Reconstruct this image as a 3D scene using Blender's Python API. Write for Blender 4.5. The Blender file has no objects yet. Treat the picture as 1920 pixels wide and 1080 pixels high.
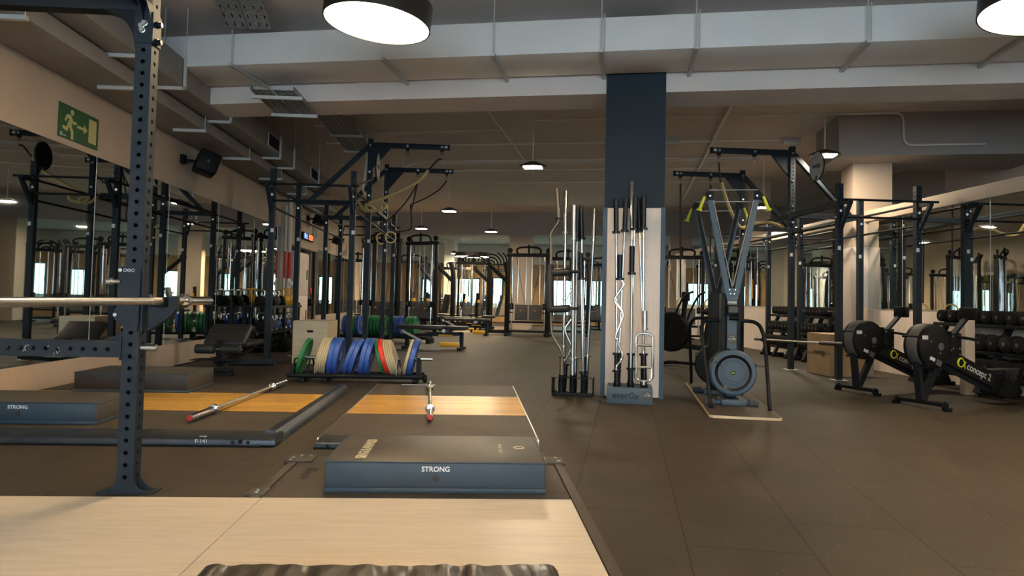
import bpy, bmesh, math, random
from mathutils import Vector, Matrix
random.seed(7)
C = bpy.context.scene.collection
SC = bpy.context.scene
PI = math.pi
R = math.radians

# ------------------------------------------------------------------ frames
# the room is not rectangular: floor tiles, pillar and main duct follow one
# direction (frame A), the mirror walls, rigs and platforms another (frame B)
class Frame:
    def __init__(s, th): s.th = th; s.c = math.cos(th); s.s = math.sin(th)
    def p(s, a, b, z=0.0): return Vector((a*s.c - b*s.s, a*s.s + b*s.c, z))
    def inv(s, x, y): return (x*s.c + y*s.s, -x*s.s + y*s.c)
    def turned(s, d): return Frame(s.th + d)
A = Frame(-0.1647)
B = Frame(0.0561)
W = Frame(0.0)

# ------------------------------------------------------------------ materials
MATS = {}
def mat(name, col, rough=0.5, metal=0.0, var=0.0, scale=8.0, bump=0.0, bscale=60.0, coat=0.0, stretch=None, emit=None, estr=0.0, spec=0.5):
    if name in MATS: return MATS[name]
    m = bpy.data.materials.new(name); m.use_nodes = True
    nt = m.node_tree; b = nt.nodes['Principled BSDF']
    b.inputs['Base Color'].default_value = (*col, 1)
    b.inputs['Roughness'].default_value = rough
    b.inputs['Metallic'].default_value = metal
    b.inputs['Specular IOR Level'].default_value = spec
    if coat: b.inputs['Coat Weight'].default_value = coat
    if emit:
        b.inputs['Emission Color'].default_value = (*emit, 1); b.inputs['Emission Strength'].default_value = estr
    if var or bump:
        tc = nt.nodes.new('ShaderNodeTexCoord'); mp = nt.nodes.new('ShaderNodeMapping')
        nt.links.new(tc.outputs['Object'], mp.inputs[0])
        if stretch: mp.inputs['Scale'].default_value = stretch
    if var:
        n = nt.nodes.new('ShaderNodeTexNoise'); n.inputs['Scale'].default_value = scale; n.inputs['Detail'].default_value = 6
        nt.links.new(mp.outputs[0], n.inputs['Vector'])
        r = nt.nodes.new('ShaderNodeValToRGB')
        r.color_ramp.elements[0].position = 0.3; r.color_ramp.elements[1].position = 0.7
        r.color_ramp.elements[0].color = (*[max(0, c*(1-var)) for c in col], 1)
        r.color_ramp.elements[1].color = (*[min(1, c*(1+var)) for c in col], 1)
        nt.links.new(n.outputs['Fac'], r.inputs[0]); nt.links.new(r.outputs[0], b.inputs['Base Color'])
    if bump:
        n2 = nt.nodes.new('ShaderNodeTexNoise'); n2.inputs['Scale'].default_value = bscale; n2.inputs['Detail'].default_value = 4
        nt.links.new(mp.outputs[0], n2.inputs['Vector'])
        bp = nt.nodes.new('ShaderNodeBump'); bp.inputs['Strength'].default_value = bump; bp.inputs['Distance'].default_value = 0.01
        nt.links.new(n2.outputs['Fac'], bp.inputs['Height']); nt.links.new(bp.outputs[0], b.inputs['Normal'])
    MATS[name] = m
    return m

def floor_mat():
    m = mat('rubber_floor', (0.15, 0.125, 0.10), 0.62, spec=0.2)
    nt = m.node_tree; b = nt.nodes['Principled BSDF']; L = nt.links.new
    tc = nt.nodes.new('ShaderNodeTexCoord'); sep = nt.nodes.new('ShaderNodeSeparateXYZ'); cmb = nt.nodes.new('ShaderNodeCombineXYZ')
    L(tc.outputs['Object'], sep.inputs[0]); L(sep.outputs['Y'], cmb.inputs['X'])
    ad = nt.nodes.new('ShaderNodeMath'); ad.operation = 'SUBTRACT'; ad.inputs[1].default_value = 0.262-0.507*40
    L(sep.outputs['X'], ad.inputs[0]); L(ad.outputs[0], cmb.inputs['Y'])
    br = nt.nodes.new('ShaderNodeTexBrick')
    br.offset = 0.37; br.offset_frequency = 2; br.squash_frequency = 1
    for k, v in (('Scale', 1.0), ('Mortar Size', 0.0036), ('Mortar Smooth', 0.15), ('Bias', 0.0), ('Brick Width', 1.14), ('Row Height', 0.507)): br.inputs[k].default_value = v
    br.inputs['Color1'].default_value = (0.050, 0.041, 0.030, 1); br.inputs['Color2'].default_value = (0.045, 0.037, 0.0275, 1); br.inputs['Mortar'].default_value = (0.013, 0.011, 0.0095, 1)
    L(cmb.outputs[0], br.inputs['Vector'])
    n = nt.nodes.new('ShaderNodeTexNoise'); n.inputs['Scale'].default_value = 1.1; n.inputs['Detail'].default_value = 8; n.inputs['Roughness'].default_value = 0.65
    L(tc.outputs['Object'], n.inputs['Vector'])
    mx = nt.nodes.new('ShaderNodeMix'); mx.data_type = 'RGBA'; mx.blend_type = 'MULTIPLY'; mx.inputs['Factor'].default_value = 0.7
    rp = nt.nodes.new('ShaderNodeValToRGB'); rp.color_ramp.elements[0].position = 0.3; rp.color_ramp.elements[0].color = (0.62, 0.62, 0.62, 1); rp.color_ramp.elements[1].position = 0.72; rp.color_ramp.elements[1].color = (1.25, 1.22, 1.18, 1)
    L(n.outputs['Fac'], rp.inputs[0]); L(br.outputs['Color'], mx.inputs['A']); L(rp.outputs[0], mx.inputs['B'])
    # pale flecks
    v = nt.nodes.new('ShaderNodeTexVoronoi'); v.inputs['Scale'].default_value = 14.0
    L(tc.outputs['Object'], v.inputs['Vector'])
    r2 = nt.nodes.new('ShaderNodeValToRGB'); r2.color_ramp.elements[0].position = 0.045; r2.color_ramp.elements[0].color = (1, 1, 1, 1); r2.color_ramp.elements[1].position = 0.07; r2.color_ramp.elements[1].color = (0, 0, 0, 1)
    L(v.outputs['Distance'], r2.inputs[0])
    mx2 = nt.nodes.new('ShaderNodeMix'); mx2.data_type = 'RGBA'; L(r2.outputs[0], mx2.inputs['Factor']); L(mx.outputs['Result'], mx2.inputs['A']); mx2.inputs['B'].default_value = (0.15, 0.13, 0.10, 1)
    L(mx2.outputs['Result'], b.inputs['Base Color'])
    n3 = nt.nodes.new('ShaderNodeTexNoise'); n3.inputs['Scale'].default_value = 160; n3.inputs['Detail'].default_value = 3; L(tc.outputs['Object'], n3.inputs['Vector'])
    bp = nt.nodes.new('ShaderNodeBump'); bp.inputs['Strength'].default_value = 0.35; bp.inputs['Distance'].default_value = 0.004
    L(n3.outputs['Fac'], bp.inputs['Height'])
    bp2 = nt.nodes.new('ShaderNodeBump'); bp2.inputs['Strength'].default_value = 0.6; bp2.inputs['Distance'].default_value = 0.006; bp2.invert = True
    L(br.outputs['Fac'], bp2.inputs['Height']); L(bp.outputs[0], bp2.inputs['Normal']); L(bp2.outputs[0], b.inputs['Normal'])
    return m

def wood_mat(name, c1, c2, rough, board, plank=0.09, coat=0.0):
    m = mat(name, c1, rough, coat=coat)
    nt = m.node_tree; b = nt.nodes['Principled BSDF']; L = nt.links.new
    tc = nt.nodes.new('ShaderNodeTexCoord')
    mp = nt.nodes.new('ShaderNodeMapping'); mp.inputs['Scale'].default_value = (2.2, 26, 26); L(tc.outputs['Object'], mp.inputs[0])
    n = nt.nodes.new('ShaderNodeTexNoise'); n.inputs['Scale'].default_value = 1.6; n.inputs['Detail'].default_value = 7; n.inputs['Distortion'].default_value = 0.6
    L(mp.outputs[0], n.inputs['Vector'])
    r = nt.nodes.new('ShaderNodeValToRGB'); r.color_ramp.elements[0].color = (*c2, 1); r.color_ramp.elements[1].color = (*c1, 1); r.color_ramp.elements[0].position = 0.33; r.color_ramp.elements[1].position = 0.68
    L(n.outputs['Fac'], r.inputs[0])
    out = r.outputs[0]
    if board:
        br = nt.nodes.new('ShaderNodeTexBrick'); br.offset = 0.43
        for k, v in (('Scale', 1.0), ('Mortar Size', 0.0012), ('Brick Width', 0.48), ('Row Height', plank)): br.inputs[k].default_value = v
        br.inputs['Color1'].default_value = (1.1, 1.08, 1.05, 1); br.inputs['Color2'].default_value = (0.78, 0.72, 0.66, 1); br.inputs['Mortar'].default_value = (0.4, 0.32, 0.25, 1)
        L(tc.outputs['Object'], br.inputs['Vector'])
        mx = nt.nodes.new('ShaderNodeMix'); mx.data_type = 'RGBA'; mx.blend_type = 'MULTIPLY'; mx.inputs['Factor'].default_value = 1
        L(out, mx.inputs['A']); L(br.outputs['Color'], mx.inputs['B']); out = mx.outputs['Result']
    L(out, b.inputs['Base Color'])
    return m

def mirror_mat():
    m = mat('mirror_glass', (0.66, 0.70, 0.69), 0.015, 1.0); return m

def zebra_mat():
    m = mat('zebra_print', (0.8, 0.8, 0.8), 0.6)
    nt = m.node_tree; b = nt.nodes['Principled BSDF']; L = nt.links.new
    tc = nt.nodes.new('ShaderNodeTexCoord')
    w = nt.nodes.new('ShaderNodeTexWave'); w.wave_type = 'RINGS'; w.rings_direction = 'SPHERICAL'; w.inputs['Scale'].default_value = 2.3; w.inputs['Distortion'].default_value = 2.2; w.inputs['Detail'].default_value = 0.5; w.inputs['Detail Scale'].default_value = 0.6
    L(tc.outputs['Object'], w.inputs['Vector'])
    r = nt.nodes.new('ShaderNodeValToRGB'); r.color_ramp.interpolation = 'CONSTANT'; r.color_ramp.elements[0].color = (0.012, 0.02, 0.02, 1); r.color_ramp.elements[1].position = 0.5; r.color_ramp.elements[1].color = (0.72, 0.78, 0.74, 1)
    L(w.outputs['Fac'], r.inputs[0]); L(r.outputs[0], b.inputs['Base Color'])
    return m

M = {}
M['floor'] = floor_mat()
M['rack'] = mat('slate_powder_coat', (0.017, 0.024, 0.032), 0.55, 0.0, var=0.12, scale=20, bump=0.03, bscale=300, spec=0.2)
M['rackdark'] = mat('black_powder_coat', (0.010, 0.0115, 0.0135), 0.5, 0.0, spec=0.15)
M['bluegrey'] = mat('blue_grey_enamel', (0.056, 0.088, 0.122), 0.5, 0.0, spec=0.3)
M['gloss'] = mat('glossy_black', (0.008, 0.008, 0.008), 0.25)
M['black'] = mat('black_plastic', (0.007, 0.007, 0.0075), 0.5, spec=0.12)
M['blackmatte'] = mat('matte_black_rubber', (0.013, 0.0125, 0.012), 0.8, spec=0.1)
M['grey'] = mat('grey_plastic', (0.075, 0.075, 0.077), 0.55, spec=0.2)
M['bolt'] = mat('zinc_bolt', (0.62, 0.62, 0.58), 0.3, 1.0)
M['chrome'] = mat('polished_chrome', (0.72, 0.72, 0.70), 0.14, 1.0)
M['steel'] = mat('brushed_steel', (0.55, 0.54, 0.51), 0.32, 1.0)
M['knurl'] = mat('knurled_steel', (0.46, 0.43, 0.38), 0.48, 1.0, bump=0.3, bscale=700)
M['blacksteel'] = mat('black_zinc_steel', (0.022, 0.024, 0.027), 0.32, 0.7)
M['rawsteel'] = mat('raw_brown_steel', (0.20, 0.16, 0.115), 0.4, 0.8)
M['vinyl'] = mat('black_vinyl', (0.028, 0.027, 0.026), 0.46, var=0.1, scale=5, bump=0.10, bscale=9, spec=0.35)
M['vinylside'] = mat('slate_vinyl', (0.038, 0.058, 0.078), 0.48, var=0.08, scale=4, bump=0.06, bscale=12, spec=0.3)
M['mattop'] = mat('brown_black_vinyl', (0.062, 0.054, 0.045), 0.45, var=0.12, scale=5, bump=0.10, bscale=9, spec=0.4)
M['vinylwr'] = mat('wrinkled_vinyl', (0.045, 0.037, 0.028), 0.27, bump=0.8, bscale=7, stretch=(2.4, 0.35, 1))
M['white'] = mat('white_print', (0.75, 0.75, 0.73), 0.6)
M['palegrey'] = mat('pale_grey_print', (0.42, 0.42, 0.42), 0.6)
M['blackprint'] = mat('black_print', (0.006, 0.006, 0.007), 0.6)
M['rubmat'] = mat('platform_rubber', (0.058, 0.048, 0.037), 0.6, var=0.2, scale=3, bump=0.15, bscale=200, spec=0.3)
M['bullnose'] = mat('steel_blue_bullnose', (0.075, 0.083, 0.095), 0.34, 0.75, var=0.2, scale=6)
M['beigewood'] = wood_mat('pale_birch_panel', (0.84, 0.715, 0.555), (0.74, 0.615, 0.465), 0.38, False)
M['oak'] = wood_mat('oak_strip_inlay', (0.76, 0.46, 0.10), (0.60, 0.32, 0.055), 0.3, True, 0.085)
M['ply'] = wood_mat('birch_plywood', (0.66, 0.56, 0.38), (0.58, 0.47, 0.30), 0.55, False)
M['plyedge'] = wood_mat('plywood_edge', (0.72, 0.58, 0.38), (0.5, 0.36, 0.2), 0.5, False)
M['mdf'] = mat('brown_fibreboard', (0.40, 0.27, 0.145), 0.7, var=0.08, scale=5)
M['wallbeige'] = mat('beige_wall_paint', (0.48, 0.385, 0.30), 0.7, var=0.03, scale=1.5)
M['wallgrey'] = mat('grey_wall_paint', (0.30, 0.28, 0.26), 0.7, var=0.03, scale=1.5)
M['laminate'] = mat('light_oak_laminate', (0.80, 0.68, 0.585), 0.5, var=0.05, scale=3, stretch=(8, 8, 0.6))
M['pillarblack'] = mat('blue_black_paint', (0.020, 0.030, 0.039), 0.6, var=0.05, scale=3, spec=0.2)
M['pale'] = mat('pale_wall_paint', (0.62, 0.64, 0.58), 0.75)
M['ceiling'] = mat('brown_ceiling_paint', (0.70, 0.615, 0.56), 0.85, var=0.05, scale=1.2, bump=0.1, bscale=40)
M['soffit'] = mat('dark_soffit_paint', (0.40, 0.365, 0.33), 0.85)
M['duct'] = mat('grey_painted_duct', (0.74, 0.72, 0.68), 0.6, var=0.04, scale=2)
M['ductdark'] = mat('taupe_painted_duct', (0.26, 0.235, 0.21), 0.65, var=0.06, scale=2)
M['strut'] = mat('galvanised_strut', (0.55, 0.54, 0.51), 0.5, 0.3)
M['tray'] = mat('perforated_tray_steel', (0.25, 0.25, 0.24), 0.5, 0.4, var=0.5, scale=40, stretch=(1, 2.2, 1))
M['conduit'] = mat('grey_conduit', (0.82, 0.78, 0.73), 0.45, 0.0)
M['mirror'] = mirror_mat()
M['zebra'] = zebra_mat()
M['green'] = mat('green_sign_board', (0.012, 0.085, 0.026), 0.5)
M['signpale'] = mat('pale_yellow_print', (0.50, 0.46, 0.19), 0.6)
M['yellow'] = mat('yellow_enamel', (0.80, 0.42, 0.02), 0.4)
M['lime'] = mat('lime_rubber', (0.52, 0.55, 0.02), 0.5)
M['red'] = mat('red_enamel', (0.55, 0.02, 0.02), 0.45)
M['redrub'] = mat('red_rubber', (0.75, 0.035, 0.02), 0.5)
M['bluerub'] = mat('blue_rubber', (0.028, 0.095, 0.40), 0.5, bump=0.04, bscale=200)
M['greenrub'] = mat('green_rubber', (0.014, 0.19, 0.055), 0.5)
M['creamrub'] = mat('cream_rubber', (0.56, 0.47, 0.29), 0.55)
M['yellowrub'] = mat('ochre_rubber', (0.55, 0.33, 0.05), 0.5)
M['rope'] = mat('sisal_rope', (0.42, 0.31, 0.13), 0.85, bump=0.6, bscale=90)
M['strap'] = mat('black_webbing', (0.012, 0.012, 0.012), 0.8)
M['ringwood'] = mat('birch_ring', (0.62, 0.42, 0.16), 0.45)
M['disc'] = mat('pale_target_disc', (0.40, 0.42, 0.39), 0.55, var=0.06, scale=12)
M['lampbody'] = mat('bronze_lamp_shell', (0.035, 0.028, 0.02), 0.4, 0.3)
M['warm'] = mat('warm_lamp_diffuser', (1, 0.93, 0.8), 0.5, emit=(1.0, 0.80, 0.54), estr=37.0)
M['led'] = mat('led_lamp_panel', (1, 0.95, 0.85), 0.5, emit=(1.0, 0.84, 0.62), estr=340.0)
M['day'] = mat('daylit_window_pane', (0.7, 0.9, 0.9), 0.3, emit=(0.55, 0.95, 0.90), estr=3.2)
M['skypane'] = mat('bright_sky_pane', (0.8, 0.9, 1.0), 0.3, emit=(0.60, 0.82, 1.0), estr=11.0)
M['clockred'] = mat('red_clock_digits', (1, 0.1, 0.03), 0.5, emit=(1, 0.10, 0.03), estr=5.0)
M['clockblue'] = mat('blue_clock_digits', (0.1, 0.2, 1), 0.5, emit=(0.10, 0.22, 1.0), estr=5.0)
M['chalk'] = mat('chalk_marks', (0.6, 0.6, 0.6), 0.9)

# ------------------------------------------------------------------ mesh builder
def ortho(d):
    d = d.normalized(); u = Vector((0, 0, 1)) if abs(d.z) < 0.95 else Vector((0, 1, 0))
    x = u.cross(d).normalized(); return x, d.cross(x).normalized()

class MB:
    def __init__(s): s.v = []; s.f = []
    def add(s, vs, fs):
        o = len(s.v); s.v.extend(Vector(v) for v in vs); s.f.extend(tuple(i+o for i in f) for f in fs); return s
    def box(s, x0, x1, y0, y1, z0, z1, bev=0.0, seg=2):
        if x0 > x1: x0, x1 = x1, x0
        if y0 > y1: y0, y1 = y1, y0
        if z0 > z1: z0, z1 = z1, z0
        if bev <= 0:
            vs = [(x0,y0,z0),(x1,y0,z0),(x1,y1,z0),(x0,y1,z0),(x0,y0,z1),(x1,y0,z1),(x1,y1,z1),(x0,y1,z1)]
            return s.add(vs, [(0,3,2,1),(4,5,6,7),(0,1,5,4),(1,2,6,5),(2,3,7,6),(3,0,4,7)])
        bm = bmesh.new(); bmesh.ops.create_cube(bm, size=1)
        for v in bm.verts: v.co = Vector(((x0+x1)/2 + v.co.x*(x1-x0), (y0+y1)/2 + v.co.y*(y1-y0), (z0+z1)/2 + v.co.z*(z1-z0)))
        b = min(bev, 0.49*min(x1-x0, y1-y0, z1-z0))
        bmesh.ops.bevel(bm, geom=list(bm.edges), offset=b, segments=seg, profile=0.5, affect='EDGES')
        bm.verts.index_update(); s.add([v.co.copy() for v in bm.verts], [[v.index for v in f.verts] for f in bm.faces]); bm.free(); return s
    def bar(s, p, q, w, h, up=None, roll=0.0):
        p, q = Vector(p), Vector(q); d = (q-p).normalized()
        if up is None: x, y = ortho(d)
        else:
            x = Vector(up).cross(d).normalized(); y = d.cross(x).normalized()
        if roll:
            x, y = x*math.cos(roll)+y*math.sin(roll), y*math.cos(roll)-x*math.sin(roll)
        vs = []
        for o in (p, q):
            for a, b in ((-1,-1),(1,-1),(1,1),(-1,1)): vs.append(o + x*(a*w/2) + y*(b*h/2))
        return s.add(vs, [(0,3,2,1),(4,5,6,7),(0,1,5,4),(1,2,6,5),(2,3,7,6),(3,0,4,7)])
    def tube(s, pts, r, n=12, closed=False):
        pts = [Vector(p) for p in pts]; k = len(pts); rs = r if isinstance(r, (list, tuple)) else [r]*k
        o = len(s.v); x = None
        for i in range(k):
            if closed: d = (pts[(i+1) % k]-pts[i-1]).normalized()
            elif i == 0: d = (pts[1]-pts[0]).normalized()
            elif i == k-1: d = (pts[-1]-pts[-2]).normalized()
            else: d = ((pts[i+1]-pts[i]).normalized()+(pts[i]-pts[i-1]).normalized()).normalized()
            if x is None: x, y = ortho(d)
            else:
                x = (x - d*x.dot(d)).normalized(); y = d.cross(x)
            for j in range(n):
                a = 2*PI*j/n; s.v.append(pts[i] + (x*math.cos(a)+y*math.sin(a))*rs[i])
        m = k if closed else k-1
        for i in range(m):
            for j in range(n):
                a, b = o+i*n+j, o+i*n+(j+1) % n; c, d = o+((i+1) % k)*n+(j+1) % n, o+((i+1) % k)*n+j
                s.f.append((a, b, c, d))
        if not closed:
            s.f.append(tuple(o+j for j in reversed(range(n)))); s.f.append(tuple(o+(k-1)*n+j for j in range(n)))
        return s
    def lathe(s, prof, o, d, n=24):
        """prof: (radius, distance along d)"""
        o, d = Vector(o), Vector(d).normalized(); x, y = ortho(d); b = len(s.v); k = len(prof)
        for r, t in prof:
            for j in range(n):
                a = 2*PI*j/n; s.v.append(o + d*t + (x*math.cos(a)+y*math.sin(a))*max(r, 1e-5))
        for i in range(k-1):
            for j in range(n):
                s.f.append((b+i*n+j, b+i*n+(j+1) % n, b+(i+1)*n+(j+1) % n, b+(i+1)*n+j))
        if prof[0][0] > 1e-4: s.f.append(tuple(b+j for j in reversed(range(n))))
        if prof[-1][0] > 1e-4: s.f.append(tuple(b+(k-1)*n+j for j in range(n)))
        return s
    def cyl(s, p, q, r, n=16, r2=None):
        p, q = Vector(p), Vector(q); return s.lathe([(r, 0), (r if r2 is None else r2, (q-p).length)], p, q-p, n)
    def sphere(s, c, r, n=16, sz=1.0, sx=1.0):
        k = n//2; return s.lathe_raw([(r*sx*math.sin(PI*i/k), -r*sz*math.cos(PI*i/k)) for i in range(k+1)], c, n)
    def lathe_raw(s, prof, c, n): return s.lathe(prof, c, (0, 0, 1), n)
    def prism(s, poly, o, ux, uy, t):
        o, ux, uy = Vector(o), Vector(ux), Vector(uy); nz = ux.cross(uy).normalized(); k = len(poly)
        vs = [o+ux*a+uy*b for a, b in poly] + [o+ux*a+uy*b+nz*t for a, b in poly]
        return s.add(vs, [tuple(reversed(range(k))), tuple(range(k, 2*k))] + [(i, (i+1) % k, k+(i+1) % k, k+i) for i in range(k)])
    def ring(s, c, d, r, rt, n=28, m=8):
        c, d = Vector(c), Vector(d); x, y = ortho(d)
        return s.tube([c+(x*math.cos(2*PI*i/n)+y*math.sin(2*PI*i/n))*r for i in range(n)], rt, m, closed=True)
    def quad(s, a, b, c, d): return s.add([a, b, c, d], [(0, 1, 2, 3)])
    def tf(s, mtx): s.v = [mtx @ v for v in s.v]; return s
    def mesh(s, name, m, off=(0, 0, 0)):
        me = bpy.data.meshes.new(name); off = Vector(off)
        me.from_pydata([tuple(v-off) for v in s.v], [], s.f); me.materials.append(m)
        me.validate(); me.shade_smooth(); me.set_sharp_from_angle(angle=R(32)); me.update()
        return me

def bolts(mb, pts, d, r=0.012, h=0.012):
    for p in pts: mb.lathe([(r*1.35, 0), (r*1.35, h*0.3), (r, h*0.35), (r*0.95, h), (0, h)], p, d, 8)
    return mb

# ------------------------------------------------------------------ things and parts
class Thing:
    def __init__(s, name, label, cat, fr=W, at=(0, 0, 0), group=None, kind=None):
        s.fr = fr; s.at = Vector(at)
        s.o = bpy.data.objects.new(name, None); C.objects.link(s.o); s.o.empty_display_size = 0.1
        s.o.location = fr.p(*at); s.o.rotation_euler = (0, 0, fr.th)
        tag(s.o, label, cat, group, kind)
    def part(s, name, mb, m, parent=None, label=None, kind=None):
        o = bpy.data.objects.new(name, mb.mesh(name, m, s.at)); C.objects.link(o); o.parent = parent or s.o
        if label: o['label'] = label
        if kind: o['kind'] = kind
        return o
    def parts(s, name, mb, m, parent=None):
        n = len(mb.v); up = list(range(n))
        def find(i):
            while up[i] != i: up[i] = up[up[i]]; i = up[i]
            return i
        for f in mb.f:
            for j in f[1:]: up[find(j)] = find(f[0])
        gr = {}
        for f in mb.f: gr.setdefault(find(f[0]), []).append(f)
        for fs in gr.values():
            ids = sorted({i for f in fs for i in f}); mp = {i: k for k, i in enumerate(ids)}
            b = MB(); b.add([mb.v[i] for i in ids], [tuple(mp[i] for i in f) for f in fs]); s.part(name, b, m, parent)
    def inst(s, name, me, m4=None, parent=None):
        o = bpy.data.objects.new(name, me); C.objects.link(o); o.parent = parent or s.o
        if m4 is not None: o.matrix_local = m4
        return o
    def text(s, name, body, size, o, ux, uy, m, parent=None, ext=0.0006, align='CENTER', bold=0.0, sx=1.0):
        me = text_mesh(body, size, ext, align, bold)
        ux, uy = Vector(ux).normalized(), Vector(uy).normalized(); uz = ux.cross(uy); o = Vector(o)-s.at
        mt = Matrix(((ux.x*sx, uy.x, uz.x, o.x), (ux.y*sx, uy.y, uz.y, o.y), (ux.z*sx, uy.z, uz.z, o.z), (0, 0, 0, 1)))
        me.transform(mt); me.materials.clear(); me.materials.append(m)
        ob = bpy.data.objects.new(name, me); C.objects.link(ob); ob.parent = parent or s.o
        return ob

def text_mesh(body, size, ext=0.0006, align='CENTER', bold=0.0):
    cu = bpy.data.curves.new('t', 'FONT'); cu.body = body; cu.size = size; cu.extrude = ext; cu.align_x = align; cu.align_y = 'CENTER'; cu.offset = bold; cu.resolution_u = 3
    ob = bpy.data.objects.new('t', cu); C.objects.link(ob); bpy.context.view_layer.update()
    me = bpy.data.meshes.new_from_object(ob.evaluated_get(bpy.context.evaluated_depsgraph_get()))
    bpy.data.objects.remove(ob); bpy.data.curves.remove(cu); return me

def tag(o, label=None, cat=None, group=None, kind=None):
    if label: o['label'] = label
    if cat: o['category'] = cat
    if group: o['group'] = group
    if kind: o['kind'] = kind
    return o

def solo(name, mb, m, label, cat, fr=W, at=(0, 0, 0), group=None, kind=None):
    o = bpy.data.objects.new(name, mb.mesh(name, m, at)); C.objects.link(o)
    o.location = fr.p(*at); o.rotation_euler = (0, 0, fr.th)
    return tag(o, label, cat, group, kind)

def struct(name, mb, m, fr=W): 
    o = bpy.data.objects.new(name, mb.mesh(name, m)); C.objects.link(o); o.rotation_euler = (0, 0, fr.th)
    o['kind'] = 'structure'; return o

def copy_thing(root, loc, rotz, label=None, group=None):
    r = root.copy(); C.objects.link(r); r.location = loc; r.rotation_euler = (0, 0, rotz)
    if label: r['label'] = label
    if group: r['group'] = group
    for ch in list(root.children):
        c = ch.copy(); C.objects.link(c); c.parent = r
        for g in list(ch.children):
            d = g.copy(); C.objects.link(d); d.parent = c
    return r
ORD = ['first', 'second', 'third', 'fourth', 'fifth', 'sixth', 'seventh', 'eighth', 'ninth', 'tenth', 'eleventh', 'twelfth', 'thirteenth', 'fourteenth', 'fifteenth', 'sixteenth']

def hollow_post(L, w, pitch, rh, z0h=0.0, z1h=None, n=8):
    """square tube along z from 0 to L, centred on the axis, with bolt holes on all four faces between z0h and z1h"""
    mb = MB(); z1h = L if z1h is None else z1h; h = w/2
    faces = [((1,0),(0,-1)), ((0,1),(1,0)), ((-1,0),(0,1)), ((0,-1),(-1,0))]
    k = int((z1h-z0h)/pitch); zs = z0h + ((z1h-z0h)-k*pitch)/2
    for (ux, uy), (nx, ny) in faces:
        U = Vector((ux, uy, 0)); N = Vector((nx, ny, 0)); Z = Vector((0, 0, 1)); o = N*h
        def P(a, z): return o + U*a + Z*z
        if zs > 1e-6: mb.add([P(-h, 0), P(h, 0), P(h, zs), P(-h, zs)], [(0, 1, 2, 3)])
        if L-(zs+k*pitch) > 1e-6: mb.add([P(-h, zs+k*pitch), P(h, zs+k*pitch), P(h, L), P(-h, L)], [(0, 1, 2, 3)])
        for i in range(k):
            zc = zs + pitch*(i+.5); p2 = pitch/2
            outer = [(h, 0), (h, p2), (0, p2), (-h, p2), (-h, 0), (-h, -p2), (0, -p2), (h, -p2)]
            angs = [math.atan2(b, a) for a, b in outer]
            vs = [P(a, zc+b) for a, b in outer]
            inn = [(rh*math.cos(2*PI*j/8), rh*math.sin(2*PI*j/8)) for j in range(8)]
            vs += [P(a, zc+b) for a, b in inn] + [P(a, zc+b)-N*0.004 for a, b in inn]
            fs = [(j, (j+1) % 8, 8+(j+1) % 8, 8+j) for j in range(8)] + [(8+j, 8+(j+1) % 8, 16+(j+1) % 8, 16+j) for j in range(8)]
            mb.add(vs, fs)
    # end caps
    for z in (0, L): mb.add([(-h, -h, z), (h, -h, z), (h, h, z), (-h, h, z)], [(0, 1, 2, 3)])
    return mb

def arc_gusset(o, ux, uy, rad, t, n=10):
    """triangular plate with a concave arc between the two legs"""
    poly = [(0, 0), (rad, 0)] + [(rad - rad*math.sin(PI/2*i/n), rad - rad*math.cos(PI/2*i/n)) for i in range(1, n)] + [(0, rad)]
    return MB().prism(poly, o, ux, uy, t)

# ================================================================== ROOM
CZ = 4.1
struct('floor', MB().box(-26, 30, -12, 34, -0.2, 0.0), M['floor'], A)
struct('ceiling', MB().box(-26, 30, -12, 23.9, CZ, CZ+0.2), M['ceiling'], A)
# left wall: low band, mirror zone, high band, pier, lintel over a recess, far stretch
mb = MB()
mb.box(-4.2, -4.03, -6, 14.7, 0, 0.31); mb.box(-4.2, -4.03, -6, 14.7, 2.43, CZ); mb.box(-4.2, -4.03, -6, 4.0, 0.31, 2.43)
mb.box(-4.2, -4.05, 4.0, 14.7, 0.31, 2.43)
mb.box(-4.2, -3.98, 14.7, 15.35, 0, CZ)
mb.box(-4.2, -4.03, 15.35, 18.1, 2.13, CZ)
mb.box(-4.2, -4.03, 18.1, 28, 0, 0.5); mb.box(-4.2, -4.03, 18.1, 28, 2.2, CZ); mb.box(-4.2, -4.05, 18.1, 28, 0.5, 2.2)
struct('wall_left', mb, M['wallbeige'], B)
struct('trim_1', MB().box(-4.6, -4.4, 15.2, 18.3, 0, CZ).box(-4.4, -4.2, 17.98, 18.1, 0, 2.13), M['wallgrey'], B)
# right: dumbbell wall, mirror above, rail on top; dark room edge beyond
struct('wall_right', MB().box(6.56, 6.72, 2.0, 22.0, 0, 2.62), M['laminate'], B)
struct('trim_2', MB().box(6.5, 6.56, 2.0, 22.0, 2.44, 2.62, 0.004), M['wallbeige'], B)
struct('trim_3', MB().box(9.6, 9.8, -8, 30, 0, CZ), M['soffit'], B)
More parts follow.
